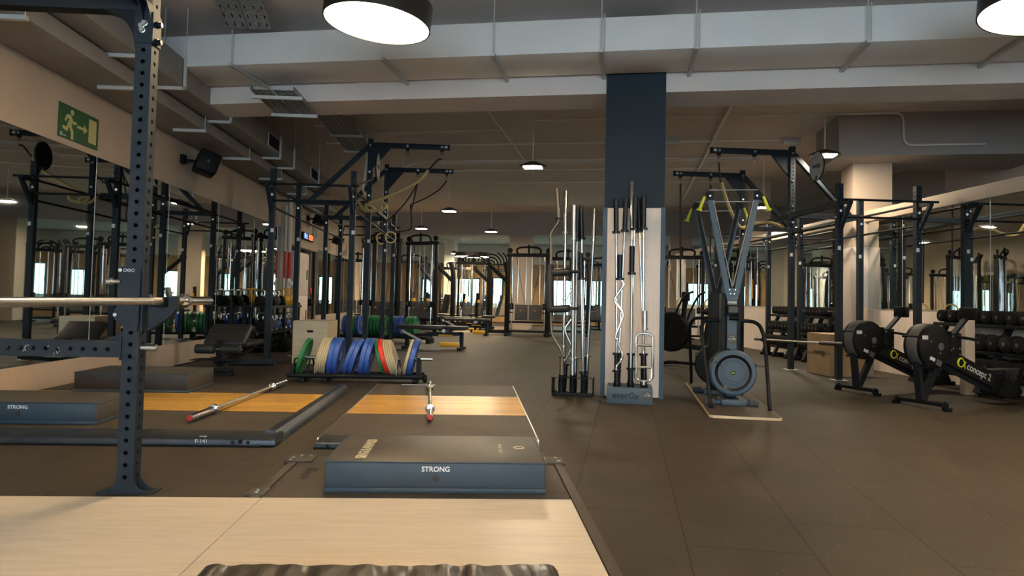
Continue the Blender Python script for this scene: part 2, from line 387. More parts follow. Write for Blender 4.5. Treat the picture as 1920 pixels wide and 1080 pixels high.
# back of the room behind the photographer, with three daylit windows
mb = MB()
wins = [(-3.6, -1.5), (-1.0, 1.1), (1.6, 3.7)]
xs = [-4.2] + [v for w in wins for v in w] + [9.8]
for i in range(0, len(xs), 2): mb.box(xs[i], xs[i+1], -5.2, -5.0, 0, CZ)
for a, b in wins: mb.box(a, b, -5.2, -5.0, 0, 0.5); mb.box(a, b, -5.2, -5.0, 3.1, CZ)
struct('wall_back', mb, M['wallbeige'], B)
for i, (a, b) in enumerate(wins):
    fr = MB()
    for x0, x1, z0, z1 in ((a, a+.05, .5, 3.1), (b-.05, b, .5, 3.1), (a+.05, b-.05, .5, .55), (a+.05, b-.05, 3.05, 3.1), ((a+b)/2-.025, (a+b)/2+.025, .55, 3.05)):
        fr.box(x0, x1, -5.12, -5.05, z0, z1)
    w = struct('window_%d' % (i+1), fr, M['rackdark'], B)
    o = bpy.data.objects.new('pane', MB().box(a+.05, b-.05, -5.10, -5.09, .55, 3.05).mesh('pane', M['skypane'])); C.objects.link(o); o.parent = w
# far end: downstand, lower ceiling, wall with daylit panes under a patterned band
struct('trim_4', MB().box(-16, 16, 23.9, 28.6, 3.3, CZ+.2), M['soffit'], A)
struct('wall_far', MB().box(-16, 16, 28.4, 28.6, 0, 2.42), M['mdf'], A)
struct('trim_5', MB().box(-16, 16, 28.38, 28.6, 2.5, 3.3), M['pale'], A)
struct('trim_6', MB().box(-16, 16, 28.34, 28.6, 2.42, 2.5), M['mdf'], A)
k = 5
for x, w, z0, z1 in ((-8.3, .5, .7, 1.8), (-6.6, 1.0, .75, 1.85), (-5.3, .35, .7, 1.9), (-4.5, .5, .7, 1.8), (-2.5, .9, .45, 1.85), (-1.2, .9, .45, 1.85), (0.9, .5, .6, 1.8), (2.2, .35, .5, 2.0), (3.6, .8, .7, 1.7)):
    w0 = struct('window_%d' % k, MB().box(x-w/2-.04, x+w/2+.04, 28.33, 28.4, z0-.04, z1+.04), M['rackdark'], A)
    o = bpy.data.objects.new('pane', MB().box(x-w/2, x+w/2, 28.325, 28.335, z0, z1).mesh('pane', M['day'])); C.objects.link(o); o.parent = w0
    k += 1
solo('patterned_panel', MB().box(-7.3, -4.0, 28.3, 28.36, 2.5, 2.98).tf(Matrix.Translation((0, 0, 0))), M['zebra'], 'black and white wavy striped panel high on the far wall', 'wall panel', A, (-5.6, 28.3, 2.5))
solo('patterned_panel', MB().box(0.9, 3.3, 28.3, 28.36, 2.5, 2.9), M['zebra'], 'black and white striped panel far behind the blue skiing machine', 'wall panel', A, (2.0, 28.3, 2.5))
# pillars and beams
def two_tone_pillar(name, x0, x1, y0, y1, zt, zs=2.02, low='laminate', up='wallbeige'):
    struct(name, MB().box(x0, x1, y0, y1, zs, zt), M[up], A)
    o = bpy.data.objects.new('cladding', MB().box(x0-.012, x1+.012, y0-.012, y1+.012, 0, zs).mesh('cladding', M[low])); C.objects.link(o)
    o.parent = bpy.data.objects[name]; return o
main = MB().box(-.25, .385, 7.48, 8.1, 0, CZ)
pl = struct('pillar', main, M['pillarblack'], A)
o = bpy.data.objects.new('cladding_panel', MB().box(-.215, .35, 7.462, 7.49, .012, 2.015, .002).mesh('c', M['laminate'])); C.objects.link(o); o.parent = pl
o = bpy.data.objects.new('corner_trim', MB().box(-.262, -.217, 7.455, 8.112, 0, 2.02).box(.352, .397, 7.455, 8.112, 0, 2.02).mesh('c', M['bluegrey'])); C.objects.link(o); o.parent = pl
two_tone_pillar('pillar', 3.72, 4.33, 12.3, 12.95, 3.42)
two_tone_pillar('pillar', 2.90, 3.42, 17.5, 18.1, CZ)
struct('pillar', MB().box(-4.09, -3.35, 24.0, 24.8, 0, 3.3), M['wallbeige'], A)
struct('pillar', MB().box(1.44, 2.17, 24.0, 24.8, 0, 3.3), M['wallbeige'], A)
struct('pillar', MB().box(-7.0, -6.6, 26.0, 26.5, 0, 3.3), M['pale'], A)
struct('ceiling_beam', MB().box(-12, 6.4, 7.5, 8.08, 3.27, CZ), M['ceiling'], A)
struct('ceiling_beam', MB().box(6.4, 7.0, 4.0, 24, 3.22, CZ), M['ceiling'], A)
struct('ceiling_beam', MB().box(3.3, 6.4, 11.62, 12.95, 3.42, CZ), M['soffit'], A)
# mirrors
def mirror(nm, x, y0, y1, z0, z1, n, side, label):
    t = Thing('wall_mirror', label, 'mirror', B, (x, (y0+y1)/2, z0))
    w = (y1-y0)/n
    for i in range(n):
        t.part('mirror_panel', MB().box(x, x+side*.012, y0+i*w+.003, y0+(i+1)*w-.003, z0, z1), M['mirror'])
    jt = MB()
    for i in range(1, n): jt.box(x+side*.002, x+side*.014, y0+i*w-.004, y0+i*w+.004, z0, z1)
    t.parts('joint_strip', jt, M['strut'])
mirror('m', -4.05, 4.0, 14.7, .31, 2.43, 6, 1, 'long wall mirror on the left wall under the exit sign')
mirror('m', -4.05, 18.1, 23.8, .5, 2.2, 3, 1, 'far wall mirror on the left wall beyond the digital clock')
mirror('m', 6.56, 3.0, 21.0, 1.0, 2.44, 10, -1, 'long wall mirror on the right wall above the dumbbells')
# skirting strip under left mirror
struct('baseboard_left', MB().box(-4.03, -4.015, -5, 14.7, 0, .012), M['blackmatte'], B)

# ------------------------------------------------------------------ wall fittings
t = Thing('exit_sign', 'green emergency exit sign with running figure on left wall', 'sign', B, (-4.03, 7.18, 2.49))
t.part('board', MB().box(-4.03, -4.018, 6.835, 7.532, 2.49, 2.822), M['green'])
def onwall(poly): return [(6.835+a*.697, 2.49+b*.332) for a, b in poly]
sx = -4.017
def wp(mb, poly): return mb.prism(onwall(poly), (sx-.001, 0, 0), (0, 1, 0), (0, 0, 1), .002)
fig = MB()
cx, cy = .305, .83
wp(fig, [(cx+.042*math.cos(2*PI*i/14), cy+.085*math.sin(2*PI*i/14)) for i in range(14)])
wp(fig, [(.17, .72), (.27, .74), (.33, .60), (.35, .575), (.42, .60), (.42, .51), (.34, .49), (.31, .53), (.30, .40), (.35, .27), (.35, .03), (.29, .03), (.29, .24), (.235, .38), (.20, .22), (.085, .27), (.085, .36), (.175, .34), (.235, .60), (.19, .62), (.16, .50), (.125, .52)])
t.part('running_figure', fig, M['signpale'])
ar = MB(); wp(ar, [(.44, .52), (.44, .44), (.61, .44), (.61, .34), (.70, .48), (.61, .62), (.61, .52)])
t.part('arrow', ar, M['signpale'])
d = MB(); wp(d, [(.735, .14), (.735, .88), (.94, .88), (.94, .14)]); t.part('door_symbol', d, M['signpale'])
d = MB(); wp(d, [(.035, .04), (.035, .13), (.07, .16), (.09, .12), (.09, .04)]); wp(d, [(.11, .05), (.11, .09), (.17, .09), (.17, .05)]); t.part('maker_mark', d, M['palegrey'])

def speaker(y, z, label, sc=1.0, xw=-4.03):
    t = Thing('loudspeaker', label, 'loudspeaker', B, (xw, y, z))
    t.part('bracket', MB().box(xw, xw+.05, y-.20, y-.10, z-.05, z+.07).tube([(xw+.05, y-.15, z), (xw+.16, y-.1, z), (xw+.2, y, z)], .02, 8), M['black'])
    b = MB().box(-.12, .13, -.19, .19, -.13, .13, .03, 2)
    mt = Matrix.Translation((xw+.26, y+.05, z)) @ Matrix.Rotation(R(28), 4, 'Z') @ Matrix.Rotation(R(18), 4, 'Y')
    for v in b.v: v *= sc
    t.part('cabinet', b.tf(mt), M['black'])
    g = MB().box(.125, .14, -.16, .16, -.1, .1, .012); t.part('grille', g.tf(mt), M['blackmatte'])
    t.part('rotary_knob', MB().lathe([(.03, 0), (.03, .02), (.018, .03)], (0, -.19, 0), (0, -1, 0), 12).tf(mt), M['grey'])
speaker(9.8, 2.82, 'black loudspeaker bracketed high on the left wall right of the exit sign', 1.15)
speaker(17.0, 2.86, 'black loudspeaker on the left wall above the digital clock')
speaker(19.2, 2.55, 'small dark loudspeaker on the left wall beyond the clock', .8)
t = Thing('digital_clock', 'digital wall clock with blue and red glowing digits', 'clock', B, (-4.03, 16.85, 2.33))
t.part('case', MB().box(-4.03, -3.98, 16.33, 17.38, 2.325, 2.5, .008), M['black'])
t.text('blue_digits', 'R1:', .17, (-3.977, 16.62, 2.41), (0, 1, 0), (0, 0, 1), M['clockblue'], sx=1.5, bold=.004)
t.text('red_digits', '15:23', .17, (-3.977, 17.08, 2.41), (0, 1, 0), (0, 0, 1), M['clockred'], sx=1.15, bold=.004)
solo('evacuation_sign', MB().box(-4.03, -4.02, 17.45, 17.95, 2.5, 2.72), M['green'], 'small green sign between the loudspeaker and the digital clock', 'sign', B, (-4.03, 17.7, 2.5))
t = Thing('fire_pipe', 'pale riser pipe with a red painted band on the pier', 'pipe', B, (-3.93, 15.0, 0))
t.part('pipe', MB().cyl((-3.93, 15.0, 0), (-3.93, 15.0, CZ), .034, 14), M['conduit'])
t.part('red_band', MB().cyl((-3.93, 15.0, 1.36), (-3.93, 15.0, 1.92), .038, 14), M['red'])
t.part('valve', MB().sphere((-3.90, 15.0, 1.25), .07, 12).cyl((-3.93, 15, 1.15), (-3.93, 15, 1.34), .055, 12), M['conduit'])
t = Thing('fire_pipe', 'thin sprinkler pipe with red band left of the riser', 'pipe', B, (-3.95, 14.75, 0))
t.part('pipe', MB().cyl((-3.955, 14.75, 0), (-3.955, 14.75, 2.9), .02, 10), M['conduit'])
t.part('red_band', MB().cyl((-3.955, 14.75, 1.36), (-3.955, 14.75, 1.92), .024, 10), M['red'])
t = Thing('tall_cabinet', 'tall pale laminate cupboard in the wall recess below the clock', 'cabinet', B, (-4.15, 16.3, 0))
t.part('carcass', MB().box(-4.4, -3.99, 15.6, 16.95, .06, 2.0, .004), M['laminate'])
for z0, z1 in ((.08, 1.0), (1.01, 1.98)):
    dd = t.part('door', MB().box(-3.99, -3.97, 15.62, 16.93, z0, z1, .003), M['laminate'])
    t.part('handle', MB().box(-3.97, -3.955, 16.75, 16.79, (z0+z1)/2-.12, (z0+z1)/2+.12, .003), M['black'], dd)
t.part('plinth', MB().box(-4.38, -4.01, 15.62, 16.93, 0, .06), M['black'])
solo('fire_alarm_button', MB().box(-3.965, -3.93, 17.02, 17.16, 1.05, 1.2, .01), M['red'], 'red call point box beside the pale cupboard', 'alarm button', B, (-3.965, 17.1, 1.05))

# ================================================================== CEILING SERVICES
t = Thing('ventilation_duct', 'big grey square duct crossing the ceiling in front of the dark pillar', 'duct', A, (-.5, 7.05, 3.46))
t.part('duct_body', MB().box(-5.12, 9.0, 6.74, 7.42, 3.46, 3.80, .006), M['duct'])
t.part('flange', MB().box(-5.2, -5.1, 6.71, 7.45, 3.44, 3.82, .004), M['duct'])
for x in (-5.0, -4.2, -2.5, -1.35, -.28, .62, 2.15, 3.45):
    h = MB().box(x-.02, x+.02, 6.66, 7.52, 3.425, 3.455)
    if x != -2.5: h.cyl((x, 6.69, 3.44), (x, 6.69, CZ), .006, 6)
    if x > -1: h.cyl((x+.03, 6.695, 3.44), (x+.03, 6.695, 3.82), .005, 6)
    t.part('hanger', h, M['strut'])
t = Thing('ventilation_duct', 'wide flat taupe duct running along the top of the left wall', 'duct', B, (-3.75, 8, 3.07))
t.part('duct_body', MB().box(-4.02, -3.46, -4, 17.5, 3.07, 3.22, .004), M['ductdark'])
for i in range(10):
    y = 3.6+1.76*i
    t.part('hanger', MB().box(-3.82, -3.42, y-.022, y+.022, 3.035, 3.07).cyl((-3.435, y, 3.05), (-3.435, y, CZ), .005, 6), M['strut'])
t = Thing('ventilation_duct', 'square grey duct with side grilles along the left side', 'duct', B, (-3.38, 8, 3.28))
t.part('duct_body', MB().box(-3.56, -3.2, -3, 15.5, 3.24, 3.55, .004), M['ductdark'])
for y in (8.7, 11.0, 13.8):
    g = t.part('grille', MB().box(-3.2, -3.185, y-.28, y+.28, 3.29, 3.51, .003), M['strut'])
    s_ = MB()
    for j in range(9): s_.box(-3.184, -3.176, y-.25+j*.058, y-.222+j*.058, 3.31, 3.49)
    t.part('louvre', s_, M['black'], g)
    t.part('hanger', MB().box(-3.19, -3.16, y+.33, y+.36, 3.2, 3.57).box(-3.6, -3.16, y+.33, y+.36, 3.2, 3.235).cyl((-3.175, y+.345, 3.57), (-3.175, y+.345, CZ), .005, 6), M['strut'])
for y in (6.6, 7.6, 12.2):
    t.part('hanger', MB().box(-3.19, -3.16, y, y+.03, 3.2, 3.57).box(-3.6, -3.16, y, y+.03, 3.2, 3.235).cyl((-3.175, y+.015, 3.57), (-3.175, y+.015, CZ), .005, 6), M['strut'])
# perforated cable tray: high, dips under the beam, climbs again
t = Thing('cable_tray', 'perforated steel cable tray dipping under the ceiling beam left of the big lamp', 'cable tray', B, (-2.2, 9, 3.2))
sl = MB()
for tdx, prof in ((-.2, [(3.2, 4.03), (6.55, 4.03), (6.9, 3.99), (7.15, 3.90), (7.33, 3.80)]), (0, [(7.55, 3.22), (8.55, 3.22), (8.75, 3.33), (9.0, 3.62), (9.3, 3.78), (13.4, 3.78)])):
    tr = MB()
    for (y0, z0), (y1, z1) in zip(prof[:-1], prof[1:]):
        for xa, xb, ha, hb in ((-2.46, -2.24, 0, .008), (-2.225, -2.0, 0, .008), (-2.465, -2.455, 0, .05), (-2.0, -1.99, 0, .05)):
            xa += tdx; xb += tdx
            tr.add([(xa, y0, z0+ha), (xb, y0, z0+ha), (xb, y0, z0+hb), (xa, y0, z0+hb), (xa, y1, z1+ha), (xb, y1, z1+ha), (xb, y1, z1+hb), (xa, y1, z1+hb)], [(0, 1, 2, 3), (7, 6, 5, 4), (0, 4, 5, 1), (1, 5, 6, 2), (2, 6, 7, 3), (3, 7, 4, 0)])
        L = math.hypot(y1-y0, z1-z0); n = max(1, int(L/.09)); dy, dz = (y1-y0)/L, (z1-z0)/L
        for i in range(n):
            s0 = (i+.25)*L/n
            for j, x in enumerate((-2.44, -2.36, -2.28, -2.20, -2.11, -2.03)):
                p = Vector((x+tdx, y0+dy*s0, z0+dz*s0-.0015)); q = p+Vector((0, dy, dz))*.045
                sl.add([p, p+Vector((.012, 0, 0)), q+Vector((.012, 0, 0)), q], [(0, 1, 2, 3)])
    t.part('tray', tr, M['tray'])
t.part('slots', sl, M['black'], kind='stuff')
for y, z in ((6.3, 4.03), (7.75, 3.22), (8.5, 3.22), (10.2, 3.78), (11.9, 3.78), (13.2, 3.78)):
    h = MB().box(-2.5, -1.95, y-.02, y+.02, z-.045, z-.008)
    if z > 3.5 and z < 4: h.cyl((-1.965, y, z-.02), (-1.965, y, CZ), .006, 6)
    t.part('hanger', h, M['strut'])
solo('junction_box', MB().box(-1.96, -1.86, 10.15, 10.3, 3.68, 3.9, .01), M['strut'], 'grey junction box on the edge of the cable tray', 'junction box', B, (-1.9, 10.2, 3.7))

def conduit(pts, label, r=.0165, fr=A, name='conduit'):
    t = Thing(name, label, 'conduit', fr, pts[0])
    P = [Vector(p) for p in pts]; out = [P[0]]
    for i in range(1, len(P)-1):
        a, b, c = P[i-1], P[i], P[i+1]; k = min(.12, (a-b).length*.4, (c-b).length*.4)
        p0 = b+(a-b).normalized()*k; p1 = b+(c-b).normalized()*k
        out += [p0*(1-s)**2+b*2*s*(1-s)+p1*s*s for s in (0, .25, .5, .75, 1)]
    out.append(P[-1])
    t.part('tube', MB().tube(out, r, 8), M['conduit'])
    cl = MB(); d = P[1]-P[0]; n = max(1, int(d.length/1.1))
    for i in range(n):
        c = P[0]+d*((i+.5)/n); cl.box(c.x-.012, c.x+.012, c.y-.022, c.y+.022, c.z-.006, CZ)
    t.part('saddle_clips', cl, M['conduit'])
conduit([(-1.55, 11.55, 4.07), (4.22, 11.55, 4.07), (4.24, 11.55, 3.56), (5.4, 11.55, 3.56)], 'ceiling conduit feeding the nearest hanging lamps')
conduit([(-4.76, 12.28, 4.07), (-2.2, 12.15, 4.07)], 'short ceiling conduit ending left of the smoke detector')
conduit([(-4.6, 13.3, 4.07), (2.9, 13.3, 4.07)], 'long ceiling conduit ending at the grey box near the right lamp')
conduit([(-4.7, 14.88, 4.07), (2.6, 14.85, 4.07)], 'double width ceiling conduit above the rope arms', .02)
conduit([(-4.2, 15.1, 4.07), (2.6, 15.05, 4.07)], 'ceiling conduit close behind the double width one')
conduit([(-4.5, 16.0, 4.07), (2.2, 15.95, 4.07)], 'ceiling conduit below the long lamp row')
conduit([(-3.4, 17.7, 4.07), (2.2, 17.7, 4.07)], 'thin ceiling conduit that feeds the middle far lamp')
conduit([(-.5, 8.2, 4.06), (1.4, 16.4, 4.06)], 'sloping ceiling pipe past the smoke detector', .014, B)
conduit([(-.75, 8.2, 4.05), (-.36, 10.4, 4.05)], 'short capped pipe behind the ceiling beam', .024, B)
conduit([(3.45, 8.4, 4.05), (6.0, 19.5, 4.05)], 'sloping ceiling pipe right of the dark pillar', .026, B)
conduit([(-2.9, 12.5, 4.05), (-2.1, 12.3, 4.05)], 'bent conduit under the left ducts', .016, B)
conduit([(-3.0, 13.9, 4.05), (-2.2, 13.8, 4.05), (-1.9, 14.1, 4.0)], 'second bent conduit under the left ducts', .016, B)
conduit([(-2.0, 13.1, 4.0), (-2.12, 13.1, 3.0), (-2.12, 14.6, 2.9)], 'conduit dropping behind the left rig brace', .02, B)
conduit([(-1.3, 15.2, 4.0), (-1.9, 15.2, 3.7), (-2.1, 15.2, 2.6)], 'thick curved pipe dropping behind the left rig', .03, B)
for a, b, lb in ((2.95, 13.3, 'grey junction box at the end of the conduit by the right hanging lamp'), (.74, 13.2, 'pale junction box on the ceiling right of the dark pillar')):
    solo('junction_box', MB().box(a-.16, a+.16, b-.08, b+.08, 3.98, CZ, .01), M['strut'], lb, 'junction box', A, (a, b, 4.0))
for fr, a, b, lb in ((B, .06, 10.6, 'white smoke detector on the ceiling nearest the beam'), (B, 1.44, 18.7, 'white smoke detector on the ceiling above the safety squat bar')):
    t = Thing('smoke_detector', lb, 'smoke detector', fr, (a, b, CZ))
    t.part('base', MB().lathe([(.055, 0), (.055, .03)], (a, b, CZ), (0, 0, -1), 18), M['strut'])
    t.part('sensor_head', MB().lathe([(.048, 0), (.048, .015), (.03, .03)], (a, b, CZ-.03), (0, 0, -1), 18), M['white'])

# ------------------------------------------------------------------ lamps
def drum_lamp(x, y, z, rad, label, h=.18, tilt=(0, 0)):
    t = Thing('drum_pendant_lamp', label, 'lamp', W, (x, y, z))
    mt = Matrix.Translation((x, y, z)) @ Matrix.Rotation(tilt[0], 4, 'X') @ Matrix.Rotation(tilt[1], 4, 'Y')
    t.part('drum', MB().lathe([(rad-.012, .02), (rad-.012, .0), (rad, 0), (rad, h), (.05, h+.01), (0, h+.01)], (0, 0, 0), (0, 0, 1), 56).tf(mt), M['lampbody'])
    t.part('diffuser', MB().lathe([(0, .012), (rad-.013, .012)], (0, 0, 0), (0, 0, 1), 56).tf(mt), M['warm'])
    c = MB()
    for i in range(3):
        a = 2*PI*i/3+.5; p = mt @ Vector((rad*.8*math.cos(a), rad*.8*math.sin(a), h)); c.cyl(p, (p.x, p.y, CZ), .003, 6)
    t.part('suspension_cable', c, M['strut'])
drum_lamp(-1.135, 5.50, 3.2, .43, 'large glowing drum lamp hanging left of centre at the top', .19, (0, R(5)))
drum_lamp(3.88, 5.0, 3.2, .43, 'large glowing drum lamp at the top right corner', .19, (0, R(5)))
drum_lamp(-1.46, 25.0, 2.54, .62, 'flat black drum lamp far off in front of the striped panel', .15)
drum_lamp(-.8, -1.8, 3.2, .43, 'large drum lamp behind the photographer on the left', .19)
drum_lamp(4.2, .6, 3.2, .43, 'large drum lamp behind the photographer on the right', .19)
def bay_lamp(x, y, z, label, rad=.235):
    t = Thing('high_bay_lamp', label, 'lamp', W, (x, y, z))
    t.part('shell', MB().lathe([(rad, 0), (rad*1.03, .012), (rad*.95, .035), (rad*.55, .07), (rad*.3, .10), (0, .11)], (x, y, z), (0, 0, 1), 36).lathe([(rad*.0, .004), (rad*.98, .004)], (x, y, z), (0, 0, 1), 36), M['lampbody'])
    a = -.165; c, s = math.cos(a), math.sin(a); w, d = rad*.66, rad*.5
    q = [Vector((x+i*w*c-j*d*s, y+i*w*s+j*d*c, z-.004)) for i, j in ((-1, -1), (1, -1), (1, 1), (-1, 1))]
    t.part('led_panel', MB().add(q+[p+Vector((0, 0, .006)) for p in q], [(0, 3, 2, 1), (4, 5, 6, 7), (0, 1, 5, 4), (1, 2, 6, 5), (2, 3, 7, 6), (3, 0, 4, 7)]), M['led'])
    t.part('suspension_rod', MB().cyl((x, y, z+.10), (x, y, CZ), .012, 8), M['conduit'])
bay_lamp(.318, 11.85, 3.30, 'round hanging lamp with square panel left of the dark pillar')
bay_lamp(4.92, 10.88, 3.40, 'round hanging lamp behind the target disc on the right rig')
bay_lamp(-1.65, 17.7, 3.25, 'round hanging lamp right of the left rig, farther away')
bay_lamp(-.68, 21.5, 3.12, 'round hanging lamp in front of the far ceiling step')
bay_lamp(5.27, 14.5, 3.07, 'round hanging lamp behind the right arm of the skiing machine')
bay_lamp(-2.2, 26.0, 2.72, 'small round pendant lamp beyond the far ceiling step', .14)
bay_lamp(-2.9, 21.8, 3.2, 'round hanging lamp hidden behind the left rig')
bay_lamp(2.9, 18.6, 3.25, 'round hanging lamp over the far cable machines on the right')
bay_lamp(-7.5, 24.6, 2.9, 'round hanging lamp at the far left end')
bay_lamp(3.4, 23.6, 3.1, 'round hanging lamp over the far right end')

# ================================================================== FOREGROUND (frame B)
t = Thing('lifting_floor_platform', 'pale wood and rubber floor platform under the nearest crash mat', 'platform', B, (-.25, 3.4, 0))
t.part('wood_panel', MB().box(-.998, .515, 1.0, 3.468, 0, .014), M['beigewood'])
t.part('wood_panel', MB().box(-3.4, -1.002, 1.0, 3.468, 0, .0135), M['beigewood'])
t.part('rubber_panel', MB().box(-1.01, .515, 3.472, 4.36, 0, .014, .003), M['rubmat'])
t.part('edge_strip', MB().box(.52, .57, 1.0, 4.22, 0, .016, .004), M['rubmat'])
t.part('edge_strip', MB().box(-1.065, -1.015, 3.472, 4.22, 0, .016, .004), M['rubmat'])
for x0, x1, y0, y1, bl in ((.43, .585, 4.2, 4.37, ((.46, 4.33), (.54, 4.33), (.55, 4.25))), (-1.09, -.93, 4.2, 4.37, ((-.96, 4.34), (-1.02, 4.34), (-1.06, 4.29), (-1.06, 4.23))), (-1.09, -1.0, 3.5, 3.62, ((-1.05, 3.57), (-1.045, 3.53)))):
    cp = t.part('corner_plate', MB().box(x0, x1, y0, y1, .008, .022, .003), M['rubmat'])
    t.parts('bolt', bolts(MB(), [(x, y, .021) for x, y in bl], (0, 0, 1), .011, .008), M['bolt'], cp)
t.text('printed_mark', 'evergy', .09, (-.90, 3.95, .0148), (0, 1, 0), (-1, 0, 0), M['blackprint'])

def crash_mat(x0, x1, y0, y1, z0, h, label, tx=None, tsz=.036, front='vinylside', m='mattop'):
    t = Thing('crash_mat', label, 'crash mat', B, ((x0+x1)/2, (y0+y1)/2, z0))
    b = MB().box(x0, x1, y0, y1, z0+.006, z0+h, .012, 2)
    t.part('mat_body', b, M[m])
    fl = MB().box(x0-.002, x1+.002, y0-.004, y1, z0, z0+.026, .006)
    t.part('base_flap', fl, M['vinylside'])
    e = MB()
    for a, c in (((x0, y0), (x1, y0)), ((x1, y0), (x1, y1)), ((x0, y0), (x0, y1)), ((x0, y1), (x1, y1))):
        e.tube([(a[0], a[1], z0+h-.004), (c[0], c[1], z0+h-.004)], .0045, 6)
    t.part('piping', e, M['vinylside'])
    # front cover panel in its own slate vinyl
    t.part('front_panel', MB().box(x0+.006, x1-.006, y0-.003, y0+.02, z0+.028, z0+h-.008, .003), M[front])
    if tx is not None:
        t.text('printed_text', 'STRONG', tsz, (tx, y0-.0042, z0+h*.765), (1, 0, 0), (0, 0, 1), M['white'], bold=.0006)
        t.part('eyelet', MB().lathe([(.012, 0), (.012, .003), (.005, .004), (0, .003)], (tx, y0-.003, z0+h*.47), (0, -1, 0), 14).lathe([(.018, 0), (.017, .001)], (tx, y0-.003, z0+h*.47), (0, -1, 0), 18), M['vinyl'])
    return t
t = crash_mat(-.722, .397, 3.56, 4.25, .014, .158, 'near crash mat with white lettering in the middle of its slate front', -.165, .036)
t.text('top_print', 'SINGULARWOD', .076, (-.555, 3.87, .1728), (0, 1, 0), (-1, 0, 0), M['creamrub'], bold=.002, sx=.86)
t.text('small_print', 'EVERGY FLOORS', .028, (.175, 3.90, .1728), (0, 1, 0), (-1, 0, 0), M['creamrub'])
t.part('round_mark', MB().ring((.28, 3.92, .1722), (0, 0, 1), .028, .0035, 24, 6), M['creamrub'])
crash_mat(-3.75, -2.590, 5.0, 5.56, .07, .152, 'left crash mat with white lettering lying on the far platform behind the rack post', -3.12, .034)
crash_mat(-3.65, -2.62, 6.62, 7.26, .07, .18, 'plain black crash mat lying against the left wall panel by the bench', front='vinyl')
# padded bench top at the very bottom
t = Thing('bench_pad', 'creased dark vinyl pad at the bottom edge in front of the camera', 'bench pad', B, (-.25, 1.7, 0))
bm = bmesh.new(); bmesh.ops.create_grid(bm, x_segments=90, y_segments=60, size=1)
vs = []
for v in bm.verts:
    x = -.25+v.co.x*.54; y = 1.7+v.co.y*.45
    e = min(1, (1-abs(v.co.x))/.05)*min(1, (1-abs(v.co.y))/.06); e = max(0, e)**.5
    amp = .0065*max(0, v.co.y)**1.5*max(0, min(1, (1-abs(v.co.y))/.16))*max(0, min(1, (1-abs(v.co.x))/.1))
    vs.append(Vector((x, y, .15+.05*e + amp*(math.sin(x*41+2*math.sin(x*17))+.6*math.sin(x*83+y*9)))))
bm.verts.index_update()
mb = MB().add(vs, [[v.index for v in f.verts] for f in bm.faces]); bm.free()
t.part('cushion', mb, M['vinylwr'])
t.part('side_band', MB().box(-.785, .285, 1.255, 2.145, .06, .152, .01), M['vinylside'])
t.part('frame', MB().box(-.3, -.2, 1.3, 2.1, .014, .07), M['rackdark'])

# ------------------------------------------------------------------ oak inlay platforms
def inlay_platform(x0, x1, y0, y1, w0, w1, h, label, tube_side=False, tagtext=None):
    t = Thing('lifting_platform', label, 'platform', B, ((x0+x1)/2, (y0+y1)/2, 0))
    t.part('rubber_panel', MB().box(x0, x1, y0+.19, w0, 0, h), M['rubmat'])
    t.part('rubber_panel', MB().box(x0, x1, w1, y1, 0, h), M['rubmat'])
    t.part('wood_inlay', MB().box(x0, x1, w0, w1, 0, h+.001), M['oak'])
    pr = [(0, .012), (0, h*.62)] + [(.16*(1-math.cos(PI/2*i/8)), h*.62+h*.38*math.sin(PI/2*i/8)) for i in range(1, 9)] + [(.20, h), (.20, .012)]
    t.part('front_bullnose', MB().prism([(a, b) for a, b in pr], (x0, y0, 0), (0, 1, 0), (0, 0, 1), x1-x0+(.112 if tube_side else 0)), M['bullnose'])
    t.part('foot_strip', MB().box(x0-.01, x1+.02, y0-.012, y0+.06, 0, .012), M['black'])
    if tube_side:
        xs = x1
        pr = [(0, .0), (0, h), (.03, h+.016), (.075, h+.012), (.105, h*.7), (.115, .01), (.115, 0)]
        t.part('side_bullnose', MB().prism(pr, (xs, y1+.05, 0), (1, 0, 0), (0, 0, 1), y1-y0-.09), M['bullnose'])
        t.parts('bolt', bolts(MB(), [(xs-.16, y0-.001, h*.45), (xs-.06, y0-.001, h*.45)], (0, -1, 0), .009, .01), M['blacksteel'])
        t.part('cable_hole', MB().lathe([(.014, 0), (.014, .003), (0, .003)], (xs-.11, y0-.001, h*.52), (0, -1, 0), 14), M['black'])
    else:
        t.parts('side_trim', MB().box(x1, x1+.012, y0+.1, y1, 0, h+.004, .002).box(x0-.012, x0, y0+.1, y1, 0, h+.004, .002), M['steel'])
        t.parts('bolt', bolts(MB(), [(x0+.08, y0-.001, h*.45)], (0, -1, 0), .009, .01), M['blacksteel'])
        t.part('cover_plate', MB().box(x0+.25, x0+.62, y1-.03, y1-.005, h, h+.004), M['steel'])
    if tagtext:
        t.text('tag_number', tagtext, .036, (x1-.36, y0-.001, h*.50), (1, 0, 0), (0, 0, 1), M['white'])
        t.text('tag_header', 'evergy', .018, (x1-.36, y0+.03, h*.9), (1, 0, 0), (0, 1.5, .9), M['white'])
    return t
inlay_platform(-1.005, .465, 4.63, 7.70, 5.74, 6.84, .05, 'lifting platform with oak strip behind the near crash mat')
inlay_platform(-4.0, -1.385, 4.66, 7.32, 5.65, 6.68, .07, 'wide lifting platform with oak strip beside the left wall', True, 'F-141')

